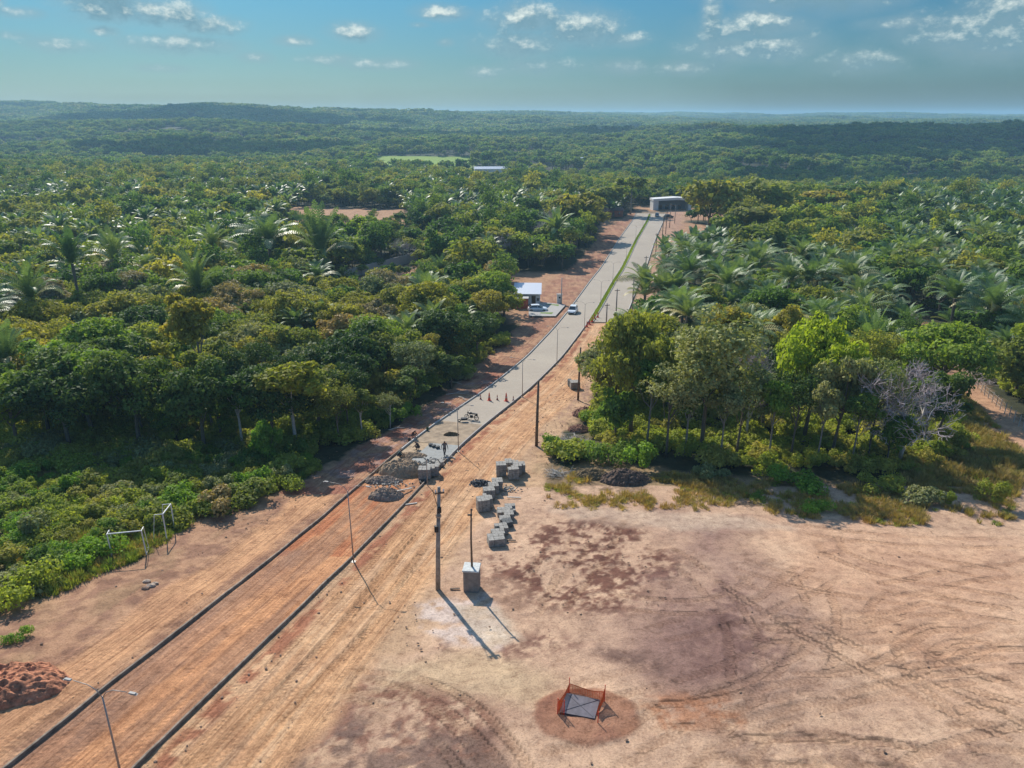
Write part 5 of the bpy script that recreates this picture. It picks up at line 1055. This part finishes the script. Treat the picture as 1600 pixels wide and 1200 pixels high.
heap(975, 752, 'soil_mound', 'dark brown soil mound with branches in front of the grove', 'soil mound', mat('brown_soil', (.13, .085, .06), .95, var=.4, scale=3, bmp=.08), 2.4, 1.6, 1.1, 9)
heap(925, 745, 'soil_mound', 'low weedy soil mound left of the dark one before the grove', 'soil mound', mat('weedy_soil', (.17, .12, .06), .95, var=.4, scale=4, bmp=.08), 2.0, 1.2, .7, 11)
heap(915, 648, 'soil_mound', 'reddish soil mound beside the yellow trestle', 'soil mound', mat('brick_soil', (.24, .12, .08), .95, var=.4, scale=3, bmp=.08), 1.7, 1.6, .9, 13)
heap(905, 672, 'soil_mound', 'smaller reddish soil mound below the yellow trestle', 'soil mound', MATS['brick_soil'], 1.3, 1.1, .6, 15)
heap(705, 680, 'sand_pile', 'small dark heap of sand left on the sanded pavers', 'sand pile', mat('damp_sand', (.16, .11, .06), .95, var=.4, scale=3, bmp=.05), .9, .35, .35, 17, .1)
heap(598, 752, 'soil_mound', 'low clayey mound between the kerbs left of the sand pile', 'soil mound', SOILG, 1.8, .9, .45, 19)
heap(645, 712, 'sand_pile', 'spread low pile of bedding sand among the kneeling workers', 'sand pile', SAND, 1.5, .8, .3, 21)
mb = MB(); 
for k in range(130):
    a, q = rr.uniform(0, 6.28), rr.random() ** .6; c = (q * 1.0 * math.cos(a), q * .75 * math.sin(a), .04 + (1 - q) * .45 * rr.random()); mb.box(c, (.26, .12, .07), rot=Euler((rr.uniform(-.7, .7), rr.uniform(-.7, .7), rr.uniform(0, 3))).to_matrix())
tag(mb.build('paver_heap', PAVERD, None, at(750, 757)), 'tumbled heap of dark loose pavers on the haul road edge', 'paver heap')
for k, (px, py) in enumerate(((673, 697), (678, 699), (684, 701))):
    mb = MB(); [mb.box((0, 0, .05 + j * .09), (.42, .3, .08), rz=.3 + j * .05) for j in range(3)]; tag(mb.build('paver_bundle', PAVERD, None, at(px, py)), ['left', 'middle', 'right'][k] + ' one of three small dark paver bundles left of the standing worker', 'paver bundle', 'dark paver bundles in a row')
def loose(px, py, n, sx, sy, name, label, m, sd):
    q_ = random.Random(sd); mb = MB(); cx, cy, cz = at(px, py)
    for k in range(n): x, y = q_.gauss(0, sx), q_.gauss(0, sy); mb.box((x, y, h1(cx + x, cy + y) - cz + q_.uniform(.03, .16)), (.22, .11, .08), rot=Euler((q_.uniform(-.5, .5), q_.uniform(-.5, .5), q_.uniform(0, 3))).to_matrix())
    tag(mb.build(name, m, None, (cx, cy, cz)), label, 'loose pavers')
loose(672, 722, 60, .8, .5, 'loose_pavers', 'loose pavers dropped between the stacks and the standing worker', PAVER, 1); loose(640, 726, 50, .9, .4, 'loose_pavers', 'loose pavers scattered at the back of the sand pile', PAVER, 2)
loose(612, 757, 50, 1.0, .4, 'loose_pavers', 'broken pale pieces scattered before the sand pile', PAVER, 3); loose(788, 765, 40, .6, .5, 'loose_pavers', 'broken pavers lying between the upper and middle stacks', PAVER, 4); loose(700, 716, 14, .3, .2, 'loose_pavers', 'a few pavers by the right kerb at the worker', PAVER, 5)
mb = MB(); mb.lathe([(.18, -.09), (.30, -.11), (.34, -.06), (.34, .06), (.30, .11), (.18, .09), (.18, -.09)], (0, 0, 0), 20); o = mb.build('tyre', BLACK, None, at(661, 755, .13), smooth=True); tag(o, 'black tyre lying at the kerb below the pale paver stack', 'tyre')
for k, (px, py, s) in enumerate(((230, 911, .20), (236, 918, .27), (242, 914, .2), (228, 922, .2))):
    tag(MB().ball((0, 0, .1), s, 8, 6, (1.4, .8, .55), .3, k).build('stone', mat('stone', (.42, .32, .24), .9) if k < 3 else CLOD, None, at(px, py)), ['upper pale', 'long pale', 'right pale', 'dark lower'][k] + ' stone on the verge below the goal frames', 'stone', 'stones below the goals')
def plank(px, py, label, L, rz, tilt=0, m=PLANK, name='plank', r_=None):
    o = MB().box((0, 0, 0), (L, .14, .05), rot=Euler((0, tilt, rz)).to_matrix()).build(name, m, None, at(px, py, .08 + abs(math.sin(tilt)) * L / 2)); return tag(o, label, 'plank')
plank(632, 770, 'grey plank leaning on the gravel pile', 1.9, .9, .25, BARKP); plank(622, 766, 'dark plank beside the gravel pile', 1.6, -.6, .2, WOOD); plank(711, 922, 'short dark timber beside the concrete box', .65, .05, 0, WOOD); plank(640, 789, 'pale plank lying across the kerb', 1.3, .3, 0, BARKP)
plank(799, 846, 'thin dark plank right of the frontmost paver stack', .7, 0, 0, WOOD); plank(803, 779, 'pale plank on the ground below the upper paver group', 1.2, 0, .05, BARKP)
for k, (px, py, L, rz) in enumerate(((712, 617, 2.6, .1), (722, 624, 1.8, -1.0), (712, 600, 2.2, -.6), (620, 672, 1.8, .3), (1130, 780, 0.1, 0), (1260, 692, 2.5, .05))):
    if L < 1: continue
    mb = MB().tube([(-L / 2, 0, .1), (0, .12, .22), (L / 2, 0, .15)], [.07, .06, .03], 6).tube([(0, .1, .2), (L * .3, .5, .35)], [.04, .015], 5)
    tag(mb.build('fallen_branch', BARKP, None, at(px, py), rz), ['pale fallen branch pointing at the road above the bright bush', 'bent pale branch beside the left kerb', 'upper pale branch on the red verge', 'pale branch at the dark wood edge', '', 'white fallen branch in the shade of the grove'][k], 'branch')
# brush heaps
def brush(px, py, label, m, n, sx, sy, h, seed):
    q = random.Random(seed); mb = MB()
    for k in range(n):
        a = q.uniform(0, 6.28); c = Vector((q.gauss(0, .45) * sx, q.gauss(0, .45) * sy, q.uniform(.05, h))); d = Vector((math.cos(a), math.sin(a), q.uniform(-.3, .5))) * q.uniform(.3, .9); mb.tube([c - d, c + Vector((0, 0, q.uniform(-.1, .1))), c + d], [.025, .02, .008], 4, False)
    tag(mb.build('brush_heap', m, None, at(px, py)), label, 'brush heap')
brush(990, 748, 'brown brush heap spilling right of the dark mound', BARK, 120, 1.9, .8, .5, 1); brush(890, 690, 'pale brush heap between the wooden pole and the grove', BARKP, 110, 1.8, 1.5, .4, 2); brush(1535, 598, 'grey brush heap along the fence', BARKG, 260, 5, 2.5, .9, 3); brush(870, 742, 'low pale brush heap below the wooden pole', BARKP, 70, 1.2, .8, .3, 4); brush(1170, 790, 'straw coloured brush on the grass strip', PLANK, 50, 1.5, .4, .2, 5)
e = empty('trestle', at(932, 655), .1, 'yellow trestle frame at the left foot of the grove', 'trestle'); MB().box((0, 0, .85), (1.15, .3, .12)).build('top', CYEL, e)
for x in (-.5, .5):
    for s in (-1, 1): MB().tube([(x, 0, .82), (x * 1.1, s * .3, 0)], .03, 6).build('leg', CYEL, e)
# fence at the right
fp = poly_px([(1640, 722), (1600, 688), (1575, 664), (1550, 641), (1525, 617), (1505, 596), (1485, 574), (1465, 556)]); s_ = np.r_[0, np.cumsum([math.dist(a, b) for a, b in zip(fp[:-1], fp[1:])])]; N_ = int(s_[-1] / 1.7)
fx = np.interp(np.linspace(0, s_[-1], N_), s_, [p[0] for p in fp]) + 1.0; fy = np.interp(np.linspace(0, s_[-1], N_), s_, [p[1] for p in fp]); e = empty('fence', (fx[0], fy[0], h1(fx[0], fy[0])), 0, 'post and wire fence running beside the dirt track at the right', 'fence')
ox, oy, oz = e.location; pm = MB().tube([(0, 0, -.2), (.02, 0, .7), (0, 0, 1.45)], [.06, .055, .045], 6).mesh('post', BARKP); T_ = []
for x, y in zip(fx, fy):
    o = bpy.data.objects.new('post', pm); C.objects.link(o); o.parent = e; o.location = (x - ox, y - oy, h1(x, y) - oz); o.rotation_euler = (rr.uniform(-.08, .08), rr.uniform(-.08, .08), rr.uniform(0, 3)); T_.append(Vector((x - ox, y - oy, h1(x, y) - oz)))
for z in (.4, .8, 1.25): MB().tube([p + Vector((0, 0, z)) for p in T_], .012, 4, False).build('wire', STEEL, e)

# ------------------------------------------------------------------ vehicles
def car(loc, rz, label, paint, L=4.2, Wd=1.75, H=1.5, name='car'):
    e = empty(name, loc, rz, label, 'car'); hw = Wd / 2
    st = [(-L / 2, .42, .62, .80), (-L / 2 + .12, .26, .88, .93), (-L / 2 + .75, .24, .96, 1), (-.55 * L / 2 + .1, .24, 1.0, 1), (.2, .24, .97, 1), (L / 2 - 1.05, .24, .92, 1), (L / 2 - .35, .25, .80, .95), (L / 2 - .05, .30, .64, .84), (L / 2, .38, .55, .78)]
    V = []
    for x, zb, zt, k in st:
        w = hw * k; V += [(x, -w * .92, zb), (x, -w, zb + .12), (x, -w, zb + (zt - zb) * .62), (x, -w * .9, zt), (x, w * .9, zt), (x, w, zb + (zt - zb) * .62), (x, w, zb + .12), (x, w * .92, zb)]
    n = len(st); Fc = [(a * 8 + k, a * 8 + (k + 1) % 8, (a + 1) * 8 + (k + 1) % 8, (a + 1) * 8 + k) for a in range(n - 1) for k in range(8)] + [tuple(range(7, -1, -1)), tuple((n - 1) * 8 + k for k in range(8))]
    MB().add(V, Fc).build('body', paint, e, smooth=False)
    c = [(-L / 2 + .28, .93), (-L / 2 + .75, H - .06), (-.1, H), (.32, H - .05), (1.12, .93)]; V = []
    for s, k in ((-1, 1), (1, 1)): V += [(x, s * hw * (.86 if z < 1 else .68), z) for x, z in c]
    MB().add(V, [(0, 1, 2, 3, 4), (9, 8, 7, 6, 5)] + [(i, 5 + i, 6 + i, 1 + i) for i in range(4)]).build('windows', GLASS, e)
    MB().add([(-L / 2 + .72, -hw * .7, H - .03), (-.1, -hw * .7, H + .02), (.34, -hw * .7, H - .02), (.34, hw * .7, H - .02), (-.1, hw * .7, H + .02), (-L / 2 + .72, hw * .7, H - .03)], [(0, 1, 4, 5), (1, 2, 3, 4)]).build('roof', paint, e)
    pl = MB()
    for s in (-1, 1):
        for a, b in ((0, 1), (3, 4)): pl.tube([(c[a][0], s * hw * (.87 if c[a][1] < 1 else .69), c[a][1]), (c[b][0], s * hw * (.87 if c[b][1] < 1 else .69), c[b][1])], .035, 5)
        pl.tube([(-.05, s * hw * .88, .95), (-.1, s * hw * .7, H - .02)], .035, 5)
    pl.build('pillars', paint, e)
    for x in (-L / 2 + .78, L / 2 - .82):
        for s in (-1, 1):
            w = MB().lathe([(.19, -.1), (.31, -.1), (.33, -.06), (.33, .06), (.31, .1), (.19, .1)], (x, s * (hw - .1), .33), 16, 'Y').build('wheel', BLACK, e); MB().lathe([(0, 0), (.18, 0), (.2, -.02 * s)], (x, s * (hw + .005), .33), 12, 'Y').build('rim', STEEL, w)
    for s in (-1, 1): MB().box((L / 2 - .1, s * hw * .62, .62), (.14, .34, .13), bev=.02).build('headlight', GLASS, e); MB().box((-L / 2 + .08, s * hw * .72, .78), (.1, .22, .16)).build('tail_light', RED, e); MB().box((.95, s * (hw + .06), .98), (.12, .16, .12), bev=.02).build('mirror', paint, e)
    MB().box((L / 2 - .02, 0, .42), (.06, 1.0, .16)).build('grille', BLACK, e); return e
i = int(np.argmin(np.hypot(KX - G(888, 488)[0], KY - G(888, 488)[1]))); x, y = rpt(i, 1.35); PW = mat('car_white', (.72, .75, .76), .25, .1, var=.03, spec=.6)
car((x, y, h1(x, y) + .01), math.atan2(TY[i], TX[i]) + math.pi, 'white car driving toward the camera on the paved road', PW)
x, y, z = at(840, 487); car((x, y, z + .05), heading(815, 487, 860, 487), 'white car parked in front of the red-walled house', PW)
i = I_END - 10; x, y = rpt(i, 9.5); car((x, y, h1(x, y) + .01), math.atan2(TY[i], TX[i]), 'far pale car at the end of the right carriageway', mat('car_silver', (.5, .5, .5), .3, .4))
x, y = rpt(I_END - 14, 14.5); car((x, y, h1(x, y) + .01), .3, 'small dark far car beside the right kerb', mat('car_dark', (.05, .055, .07), .3, .3))

def motorcycle(loc, rz, label):
    e = empty('motorcycle', loc, rz, label, 'motorcycle')
    for x in (-.63, .63):
        w = MB(); w.lathe([(.25, -.04), (.29, -.05), (.31, 0), (.29, .05), (.25, .04), (.25, -.04)], (x, 0, .31), 20, 'Y'); w = w.build('wheel', BLACK, e)
        s = MB().lathe([(.235, -.02), (.26, -.02), (.26, .02), (.235, .02)], (x, 0, .31), 20, 'Y')
        for k in range(10): a = k * .628; s.tube([(x, 0, .31), (x + .24 * math.cos(a), 0, .31 + .24 * math.sin(a))], .006, 4)
        s.build('rim', STEEL, w)
    MB().tube([(.63, .09, .31), (.42, .08, .9)], .025, 6).tube([(.63, -.09, .31), (.42, -.08, .9)], .025, 6).build('fork', STEEL, e)
    MB().tube([(.36, -.36, 1.02), (.42, -.12, .98), (.42, .12, .98), (.36, .36, 1.02)], .018, 6).build('handlebar', DARKM, e)
    MB().tube([(.42, 0, .88), (.1, 0, .42), (-.3, 0, .35), (-.63, 0, .31)], .03, 6).tube([(.42, 0, .85), (-.1, 0, .72), (-.75, 0, .78)], .03, 6).tube([(-.3, .08, .38), (-.5, .09, .72)], .03, 6).build('frame', DARKM, e)
    MB().ball((.16, 0, .82), .2, 12, 8, (1.35, .75, .7)).build('fuel_tank', mat('tank_dark', (.04, .035, .035), .3), e, smooth=True)
    MB().box((-.38, 0, .82), (.75, .24, .1), bev=.04).build('seat', BLACK, e); MB().box((.02, 0, .42), (.34, .26, .3), bev=.04).build('engine', DARKM, e); MB().ball((.52, 0, .86), .1, 10, 6, (.7, 1, 1)).build('headlamp', STEEL, e, smooth=True)
    MB().tube([(.1, -.14, .32), (-.3, -.16, .27), (-.75, -.16, .36)], [.02, .03, .04], 8).build('exhaust', STEEL, e); MB().tube([(-.8, 0, .72), (-.7, 0, .66), (-.5, 0, .62)], .06, 6).build('mudguard', DARKM, e)
    for s in (-1, 1): MB().tube([(.38, s * .25, 1.02), (.36, s * .34, 1.18)], .01, 4).ball((.36, s * .35, 1.2), .05, 8, 5, (.3, 1, .7)).build('mirror', DARKM, e)
motorcycle(at(737, 656), 2.75, 'dark motorcycle parked on the pavers in front of the cones')
mb = MB().box((0, 0, .38), (.75, .55, .22), bev=.08); e = empty('wheelbarrow', at(725, 659), .1, 'dark low wheelbarrow left of the motorcycle', 'wheelbarrow'); mb.build('tray', DARKM, e); MB().tube([(-.3, -.25, .28), (.9, -.28, .42)], .02, 6).tube([(-.3, .25, .28), (.9, .28, .42)], .02, 6).build('handles', DARKM, e); MB().lathe([(.1, -.04), (.18, -.04), (.18, .04), (.1, .04)], (-.55, 0, .18), 14, 'Y').build('wheel', BLACK, e)

# ------------------------------------------------------------------ people
def person(loc, rz, pose, top, leg, label, scale=1.0):
    S = {'walk': dict(pel=(0, 0, .92), ch=(.02, 0, 1.30), nk=(.04, 0, 1.48), hip=.10, kn=[(.16, -.10, .50), (-.06, .10, .48)], an=[(.18, -.10, .09), (-.32, .10, .16)], to=[(.36, -.11, .04), (-.16, .11, .04)], sh=.19, el=[(-.06, -.27, 1.14), (.10, .27, 1.12)], wr=[(.06, -.29, .90), (.26, .26, .92)], hd=(.07, 0, 1.60)),
         'squat': dict(pel=(-.16, 0, .30), ch=(.08, 0, .62), nk=(.18, 0, .76), hip=.10, kn=[(.26, -.17, .50), (.24, .19, .44)], an=[(.02, -.15, .09), (.02, .18, .09)], to=[(.20, -.17, .04), (.20, .22, .04)], sh=.18, el=[(.26, -.26, .44), (.30, .22, .42)], wr=[(.46, -.16, .24), (.48, .10, .22)], hd=(.30, 0, .84)),
         'bend': dict(pel=(-.20, 0, .62), ch=(.12, 0, .78), nk=(.28, 0, .80), hip=.10, kn=[(.10, -.13, .42), (.02, .14, .40)], an=[(-.06, -.13, .09), (-.22, .14, .10)], to=[(.12, -.14, .04), (-.04, .15, .04)], sh=.18, el=[(.30, -.22, .52), (.34, .20, .50)], wr=[(.42, -.14, .26), (.48, .08, .24)], hd=(.40, 0, .80))}[pose]
    V = []; Rr = []; E_ = []; Lb = []
    def v(p, r_, l, par=None):
        V.append(tuple(p)); Rr.append(r_); Lb.append(l)
        if par is not None: E_.append((par, len(V) - 1))
        return len(V) - 1
    vec = Vector; pel = v(S['pel'], .135, 1); p1 = vec(S['pel']).lerp(vec(S['ch']), .5); wst = v(p1, .125, 0, pel); ch = v(S['ch'], .15, 0, wst); nk = v(S['nk'], .06, 2, ch); hd = vec(S['hd']); h0 = v(hd, .092, 2, nk); dirh = (hd - vec(S['nk'])).normalized(); v(hd + dirh * .10, .078, 3, h0)
    fw = vec((1, 0, 0)); v(hd + fw * .085 + dirh * .0, .022, 2, h0)
    for s, k in ((-1, 0), (1, 1)):
        hp = vec(S['pel']) + vec((0, s * S['hip'], -.06)); a = v(hp, .095, 1, pel); kn = v(S['kn'][k], .062, 1, a); an = v(S['an'][k], .045, 1, kn); v(S['to'][k], .04, 4, an)
        sh = vec(S['ch']) + vec((.0, s * S['sh'], .08 if pose == 'walk' else .02)); a = v(sh, .06, 0, ch); el = v(S['el'][k], .043, 0, a); wr = v(S['wr'][k], .028, 2, el); d = (vec(S['wr'][k]) - vec(S['el'][k])).normalized(); sd = vec((1, 0, 0)) if pose == 'walk' else vec((0, 1, 0))
        pm = v(vec(S['wr'][k]) + d * .06, .030, 2, wr)
        for f in range(4):
            q = vec(S['wr'][k]) + d * .10 + sd * (.03 - .02 * f); a = v(q, .009, 2, pm); v(q + d * (.075 - .006 * abs(f - 1)) + vec((0, -s * .02, 0)), .008, 2, a)
        v(vec(S['wr'][k]) + d * .08 + sd * .055, .010, 2, pm)
    me = bpy.data.meshes.new('person'); me.from_pydata(V, E_, []); o = bpy.data.objects.new('person', me); C.objects.link(o); sk_ = o.modifiers.new('s', 'SKIN'); sk_.use_smooth_shade = True
    for q, r_ in zip(me.skin_vertices[0].data, Rr): q.radius = (r_, r_)
    me.skin_vertices[0].data[0].use_root = True; o.modifiers.new('u', 'SUBSURF').levels = 1
    dg = bpy.context.evaluated_depsgraph_get(); ne = bpy.data.meshes.new_from_object(o.evaluated_get(dg)); o.modifiers.clear(); o.data = ne; ne.name = 'person'; ne.materials.clear()
    for m in (top, leg, SKIN, mat('hair_black', (.02, .015, .012), .6), BLACK): ne.materials.append(m)
    VV = np.array(V); mid = np.array([(VV[a] + VV[b]) / 2 for a, b in E_]); ml = [Lb[b] for a, b in E_]; AP = np.vstack([VV, mid]); AL = Lb + ml
    for p in ne.polygons: p.material_index = AL[int(np.argmin(((AP - np.array(p.center)) ** 2).sum(1)))]
    o.location = loc; o.rotation_euler = (0, 0, rz); o.scale = (scale,) * 3; return tag(o, label, 'person')
SH1 = mat('shirt_grey', (.16, .15, .15), .9); SH2 = mat('shirt_maroon', (.12, .04, .035), .9); SH3 = mat('shirt_teal', (.02, .07, .08), .9); SH4 = mat('shirt_brown', (.09, .06, .05), .9); TR = mat('trousers_dark', (.05, .04, .045), .9)
person(at(695, 713), -1.2, 'walk', SH1, TR, 'worker in grey shirt and dark trousers walking on the new grey pavers', 1.03)
person(at(646, 685, .1), -.6, 'squat', SH2, TR, 'worker in maroon crouching at the left kerb', 1.05)
person(at(653, 702), 2.9, 'squat', SH4, TR, 'worker in dark brown crouching on the sand bed', 1.0)
person(at(624, 715), .2, 'squat', SH3, TR, 'worker in teal crouching beside the left kerb near the sand pile', 1.0)
for k, (px, py) in enumerate(((668, 673), (640, 690))):
    o = MB().lathe([(0, 0), (.13, 0), (.17, .32), (.155, .32), (.12, .03)], (0, 0, 0), 14).build('bucket', [mat('green_plastic', (.03, .09, .04)), DARKM][k], None, at(px, py, .05)); tag(o, ['dark green bucket standing at the left kerb behind the workers', 'black bucket beside the worker in maroon'][k], 'bucket')

# ------------------------------------------------------------------ buildings
def slab_patch(name, pp, m, dz, kind, label=None):
    P = poly_px(pp); c = np.mean(P, 0); V = [(x - c[0], y - c[1], h1(x, y) - h1(*c) + dz) for x, y in P]; o = MB().add(V, [tuple(range(len(V)))[::-1]]).build(name, m, None, (c[0], c[1], h1(*c))); o['kind'] = kind
slab_patch('path', [(850, 474), (884, 478), (868, 496), (826, 496), (826, 478)], CONC, .28, 'structure'); slab_patch('grass', [(852, 477), (874, 478), (870, 483), (853, 482)], mat('lawn', (.13, .20, .03), .9), .31, 'structure'); slab_patch('grass', [(845, 488), (866, 489), (862, 493), (844, 492)], MATS['lawn'], .31, 'structure')
hx, hy, hz = at(824, 476); hr = -.05
e = empty('house', (hx, hy, hz), hr, 'small house with a white metal roof and a red front wall beside the road', 'house')
MB().box((0, 1.5, 1.3), (5.6, 5.0, 2.9)).build('wall', PLAST, e); MB().box((-1.3, -3.0, 1.1), (3.1, 2.4, 2.4)).build('annex_wall', BRICKR, e); MB().box((-1.3, -3.0, 2.36), (3.3, 2.6, .10)).build('annex_roof', CONCL, e)
V = [(-3.1, -1.9, 2.75), (3.1, -1.9, 2.75), (3.1, 4.4, 3.9), (-3.1, 4.4, 3.9)]; MB().add(V + [(x, y, z + .1) for x, y, z in V], [(3, 2, 1, 0), (4, 5, 6, 7), (0, 1, 5, 4), (1, 2, 6, 5), (2, 3, 7, 6), (3, 0, 4, 7)]).build('roof', ROOFW, e)
MB().box((1.4, -1.02, 1.2), (.9, .06, 2.1)).build('door', mat('door_brown', (.12, .07, .04)), e); w = MB().box((2.35, -1.02, 1.5), (.7, .05, .8)).build('window', WHITE, e); MB().box((2.35, -1.05, 1.5), (.58, .04, .68)).build('pane', GLASS, w)
e = empty('meter_kiosk', at(874, 475), 0, 'white kiosk with a small dark opening at the corner of the house plot', 'kiosk'); MB().box((0, 0, 1.1), (1.15, .8, 2.2), bev=.03).build('body', PLAST, e); MB().box((0, -.42, 1.55), (.35, .04, .35)).build('hatch', DARKM, e); MB().box((0, 0, 2.24), (1.3, .95, .08)).build('roof', CONC, e)
def tile_house(loc, rz, w, d, h, label, wallm, roofm, rh=1.2):
    e = empty('house', loc, rz, label, 'house'); MB().box((0, 0, h / 2 - .1), (w, d, h + .2)).build('wall', wallm, e); a = .45
    for s in (-1, 1):
        V = [(-w / 2 - a, s * (d / 2 + a), h - .1), (w / 2 + a, s * (d / 2 + a), h - .1), (w / 2 + a, 0, h + rh), (-w / 2 - a, 0, h + rh)]; MB().add(V + [(x, y, z + .12) for x, y, z in V], [(3, 2, 1, 0), (4, 5, 6, 7), (0, 1, 5, 4), (1, 2, 6, 5), (2, 3, 7, 6), (3, 0, 4, 7)]).build('roof', roofm, e)
    MB().add([(-w / 2 + .01, -d / 2, h), (-w / 2 + .01, d / 2, h), (-w / 2 + .01, 0, h + rh)], [(0, 1, 2)]).add([(w / 2 - .01, -d / 2, h), (w / 2 - .01, d / 2, h), (w / 2 - .01, 0, h + rh)], [(0, 1, 2)]).build('gable', wallm, e)
    for x in (-w * .3, w * .3): MB().box((x, -d / 2 - .02, h * .55), (.9, .05, .9)).build('window', GLASS, e)
    MB().box((0, -d / 2 - .02, 1.0), (.9, .05, 2.0)).build('door', WOOD, e); return e
tile_house(at(752, 470), .1, 8, 6, 3.2, 'house with clay tiled roof half hidden by the dark trees', PLAST, TILE, 1.8)
tile_house(at(1224, 352), .3, 7, 6, 3.2, 'left one of two red roofed houses among the far trees', PLAST, mat('tile_red', (.40, .11, .07), .8, var=.2), 1.7); tile_house(at(1254, 356), -.2, 7, 6, 3.0, 'right one of two red roofed houses among the far trees', PLAST, MATS['tile_red'], 1.6)
tile_house(at(955, 338), .2, 8.5, 6, 2.8, 'low brown roofed building at the far left roadside', BRICKR, mat('roof_brown', (.19, .11, .09), .9), 1.2)
e = empty('portico', at(1047, 327), .12, 'white flat portico building closing the far end of the road', 'building'); e.scale = (1.05, 1, .8)
MB().box((-7.4, 0, 2.9), (2.4, 5, 5.9)).build('column', PLAST, e); MB().box((8.2, 0, 2.9), (1.4, 5, 5.9)).build('column', PLAST, e)
V = [(-8.8, -3, 5.4), (2, -3, 5.9), (9.4, -3, 5.4), (9.4, -3, 6.6), (2, -3, 7.3), (-8.8, -3, 6.6)]; MB().add(V + [(x, 3, z) for x, y, z in V], [(0, 1, 4, 5), (1, 2, 3, 4), (6, 11, 10, 7), (7, 10, 9, 8), (0, 6, 7, 1), (1, 7, 8, 2), (2, 8, 9, 3), (3, 9, 10, 4), (4, 10, 11, 5), (5, 11, 6, 0)]).build('roof', PLAST, e)
MB().box((1, 2.2, 2.6), (15, .3, 5.2)).build('back_wall', mat('shade_wall', (.22, .23, .25), .9), e); [MB().box((x, 2.0, 1.3), (1.6, .08, 2.4)).build('window', GLASS, e) for x in (-4, -1, 2, 5)]
e = empty('boundary_wall', (0, 0, 0), 0, 'long grey boundary wall half hidden in the scrub forest left', 'wall'); a, b = Vector(at(650, 408)), Vector(at(538, 436)); e.location = a; d = b - a; L = d.length; e.rotation_euler = (0, 0, math.atan2(d.y, d.x)); MB().box((L / 2, 0, 1.2), (L, .2, 2.9)).build('panel', CONC, e); [MB().box((k * L / 8, 0, 1.25), (.35, .32, 3.1)).build('pier', CONC, e) for k in range(9)]
def far_house(x, y, w, d, h, label, m=PLAST, rm=ROOFW):
    tile_house((x, y, h1(x, y)), .1, w, d, h, label, m, rm, h * .35)
far_house(-17, 672, 32, 10, 5, 'long pale roofed shed beside the bright green field'); far_house(14, 700, 12, 8, 4, 'small pale house right of the long far shed'); far_house(75, 810, 12, 9, 4.5, 'tiny far house in the valley above the road end')
# spare paving details
for k, (px, py, L) in enumerate(((1395, 993, 0),)): pass
